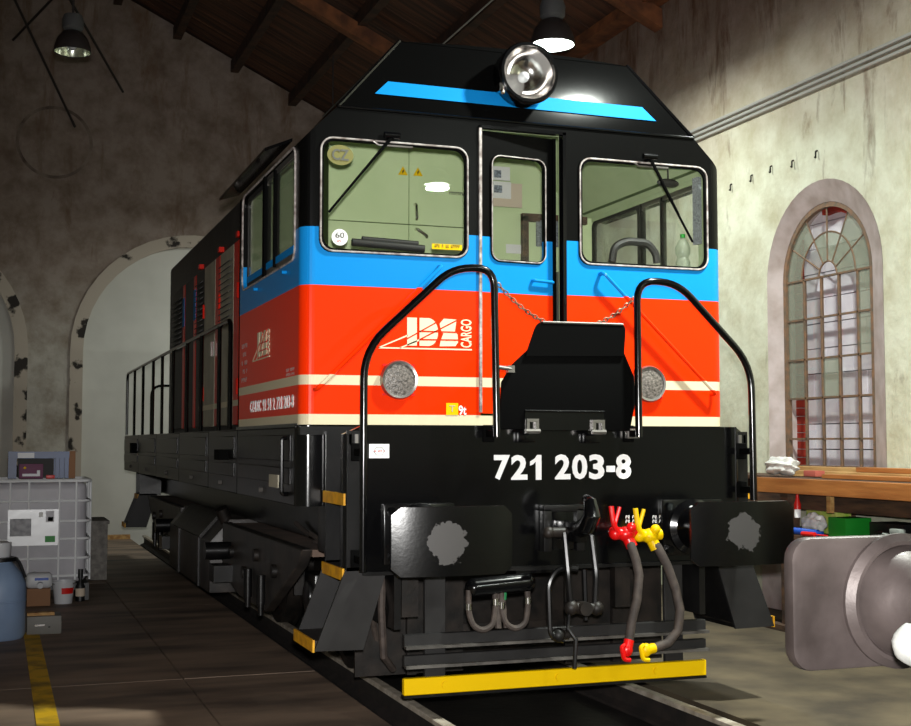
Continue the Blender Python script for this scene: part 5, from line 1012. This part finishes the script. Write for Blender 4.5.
# big blue can
bx, by = -3.10, 4.35; R = 0.225
cn = root('blue_can', (bx, by, -0.05), 'large blue-grey plastic can standing on the floor at the left edge', 'can')
part('body', MB().lathe([(0.0, 0.0), (R - 0.02, 0.0), (R, 0.03), (R, 0.30), (R + 0.004, 0.305), (R + 0.004, 0.315), (R, 0.32), (R, 0.44), (R - 0.03, 0.52), (0.13, 0.60), (0.11, 0.62), (0.11, 0.66), (0.0, 0.66)], (bx, by, -0.05), (0, 0, 1), n=36), 'bluecan', cn)
part('collar', MB().lathe([(0.11, 0.625), (0.145, 0.63), (0.145, 0.66), (0.11, 0.665)], (bx, by, -0.05), (0, 0, 1), close=True), 'blackplastic', cn)
part('carry_handle', MB().tube(fillet([(bx + 0.14, by - 0.02, 0.60), (bx + 0.17, by - 0.03, 0.56), (bx + 0.215, by - 0.04, 0.44)], 0.04), 0.014, 8), 'blackplastic', cn)
part('cap', MB().lathe([(0.0, 0.66), (0.075, 0.66), (0.08, 0.69), (0.085, 0.78), (0.05, 0.79), (0.0, 0.79)], (bx + 0.02, by, -0.05), (0, 0, 1), n=20), 'whitecan', cn)
# grey drawer box with wood on it
gb = root('grey_box', (-2.78, 4.62, -0.05), 'grey steel box lying on the floor right of the blue can', 'box')
part('body', MB().box(-2.862, -2.585, 4.45, 4.72, -0.05, 0.10), 'grey', gb, bevel=0.005)
part('handle', MB().box(-2.80, -2.72, 4.44, 4.45, 0.02, 0.035), 'chrome', gb); part('keyhole', MB().box(-2.69, -2.675, 4.444, 4.45, 0.005, 0.015), 'dark', gb)
tag(part('wood_strip', MB().box(-2.86, -2.64, 4.5, 4.6, 0.1005, 0.125), 'woodpale'), 'short pale wooden strip lying on the grey box', 'strip')
# white bucket, jug, small bottle, brown carton in front of the tank
bk = root('white_bucket', (-2.47, 6.58, -0.05), 'dirty white bucket with red print in front of the tank', 'bucket')
part('pail', MB().lathe([(0.0, 0.0), (0.085, 0.0), (0.11, 0.21), (0.118, 0.21), (0.118, 0.225), (0.105, 0.225), (0.08, 0.012), (0.0, 0.012)], (-2.47, 6.58, -0.05), (0, 0, 1)), 'whitecan', bk)
part('print', MB().lathe([(0.099, 0.10), (0.107, 0.16)], (-2.47, 6.58, -0.05), (0, 0, 1), n=28), 'bright_red', bk)
bpm = bk.children[-1].data
bm = bmesh.new(); bm.from_mesh(bpm); bmesh.ops.delete(bm, geom=[f for f in bm.faces if not (f.calc_center_median().y < -0.05 and f.calc_center_median().x > -0.02)], context='FACES'); bm.to_mesh(bpm); bm.free()
part('bail', MB().tube([(-2.47 + 0.118 * math.cos(t), 6.58 - 0.09 * math.sin(t), 0.165 - 0.03 * math.sin(t)) for t in (math.pi * k / 10 for k in range(11))], 0.005, 6), 'steel', bk)
jg = root('white_jug', (-2.70, 6.5, -0.05), 'white plastic jug with blue print behind the bucket', 'jug')
part('body', MB().box(-2.83, -2.58, 6.42, 6.6, 0.12, 0.27), 'whitecan', jg, bevel=0.05, seg=3)
part('spout', MB().cyl((-2.70, 6.42, 0.16), (-2.70, 6.36, 0.155), 0.03, n=12), 'whitecan', jg); part('print', MB().box(-2.75, -2.62, 6.416, 6.42, 0.20, 0.225), 'bluetube', jg)
tag(part('brown_carton', MB().box(-2.82, -2.60, 6.42, 6.62, -0.05, 0.119), 'cardboard', bevel=0.004), 'low brown carton under the white jug', 'carton')
sb = root('oil_bottle', (-2.30, 6.72, -0.05), 'small dark bottle with a pale label right of the bucket', 'bottle')
part('body', MB().lathe([(0.0, 0.0), (0.045, 0.0), (0.048, 0.15), (0.02, 0.2), (0.016, 0.24), (0.0, 0.24)], (-2.30, 6.72, -0.05), (0, 0, 1)), 'blackplastic', sb)
part('label', MB().lathe([(0.0475, 0.05), (0.049, 0.13)], (-2.30, 6.72, -0.05), (0, 0, 1)), 'tan', sb); part('cap', MB().cyl((-2.3, 6.72, 0.18), (-2.3, 6.72, 0.27), 0.026, n=12), 'blackplastic', sb)
# timber kerb at the foot of the back wall
tag(part('kerb_timber', MB().box(-3.0, -1.0, 15.15, 15.3, -0.05, 0.02), 'woodpale'), 'yellowish timber lying along the foot of the gable wall', 'timber')
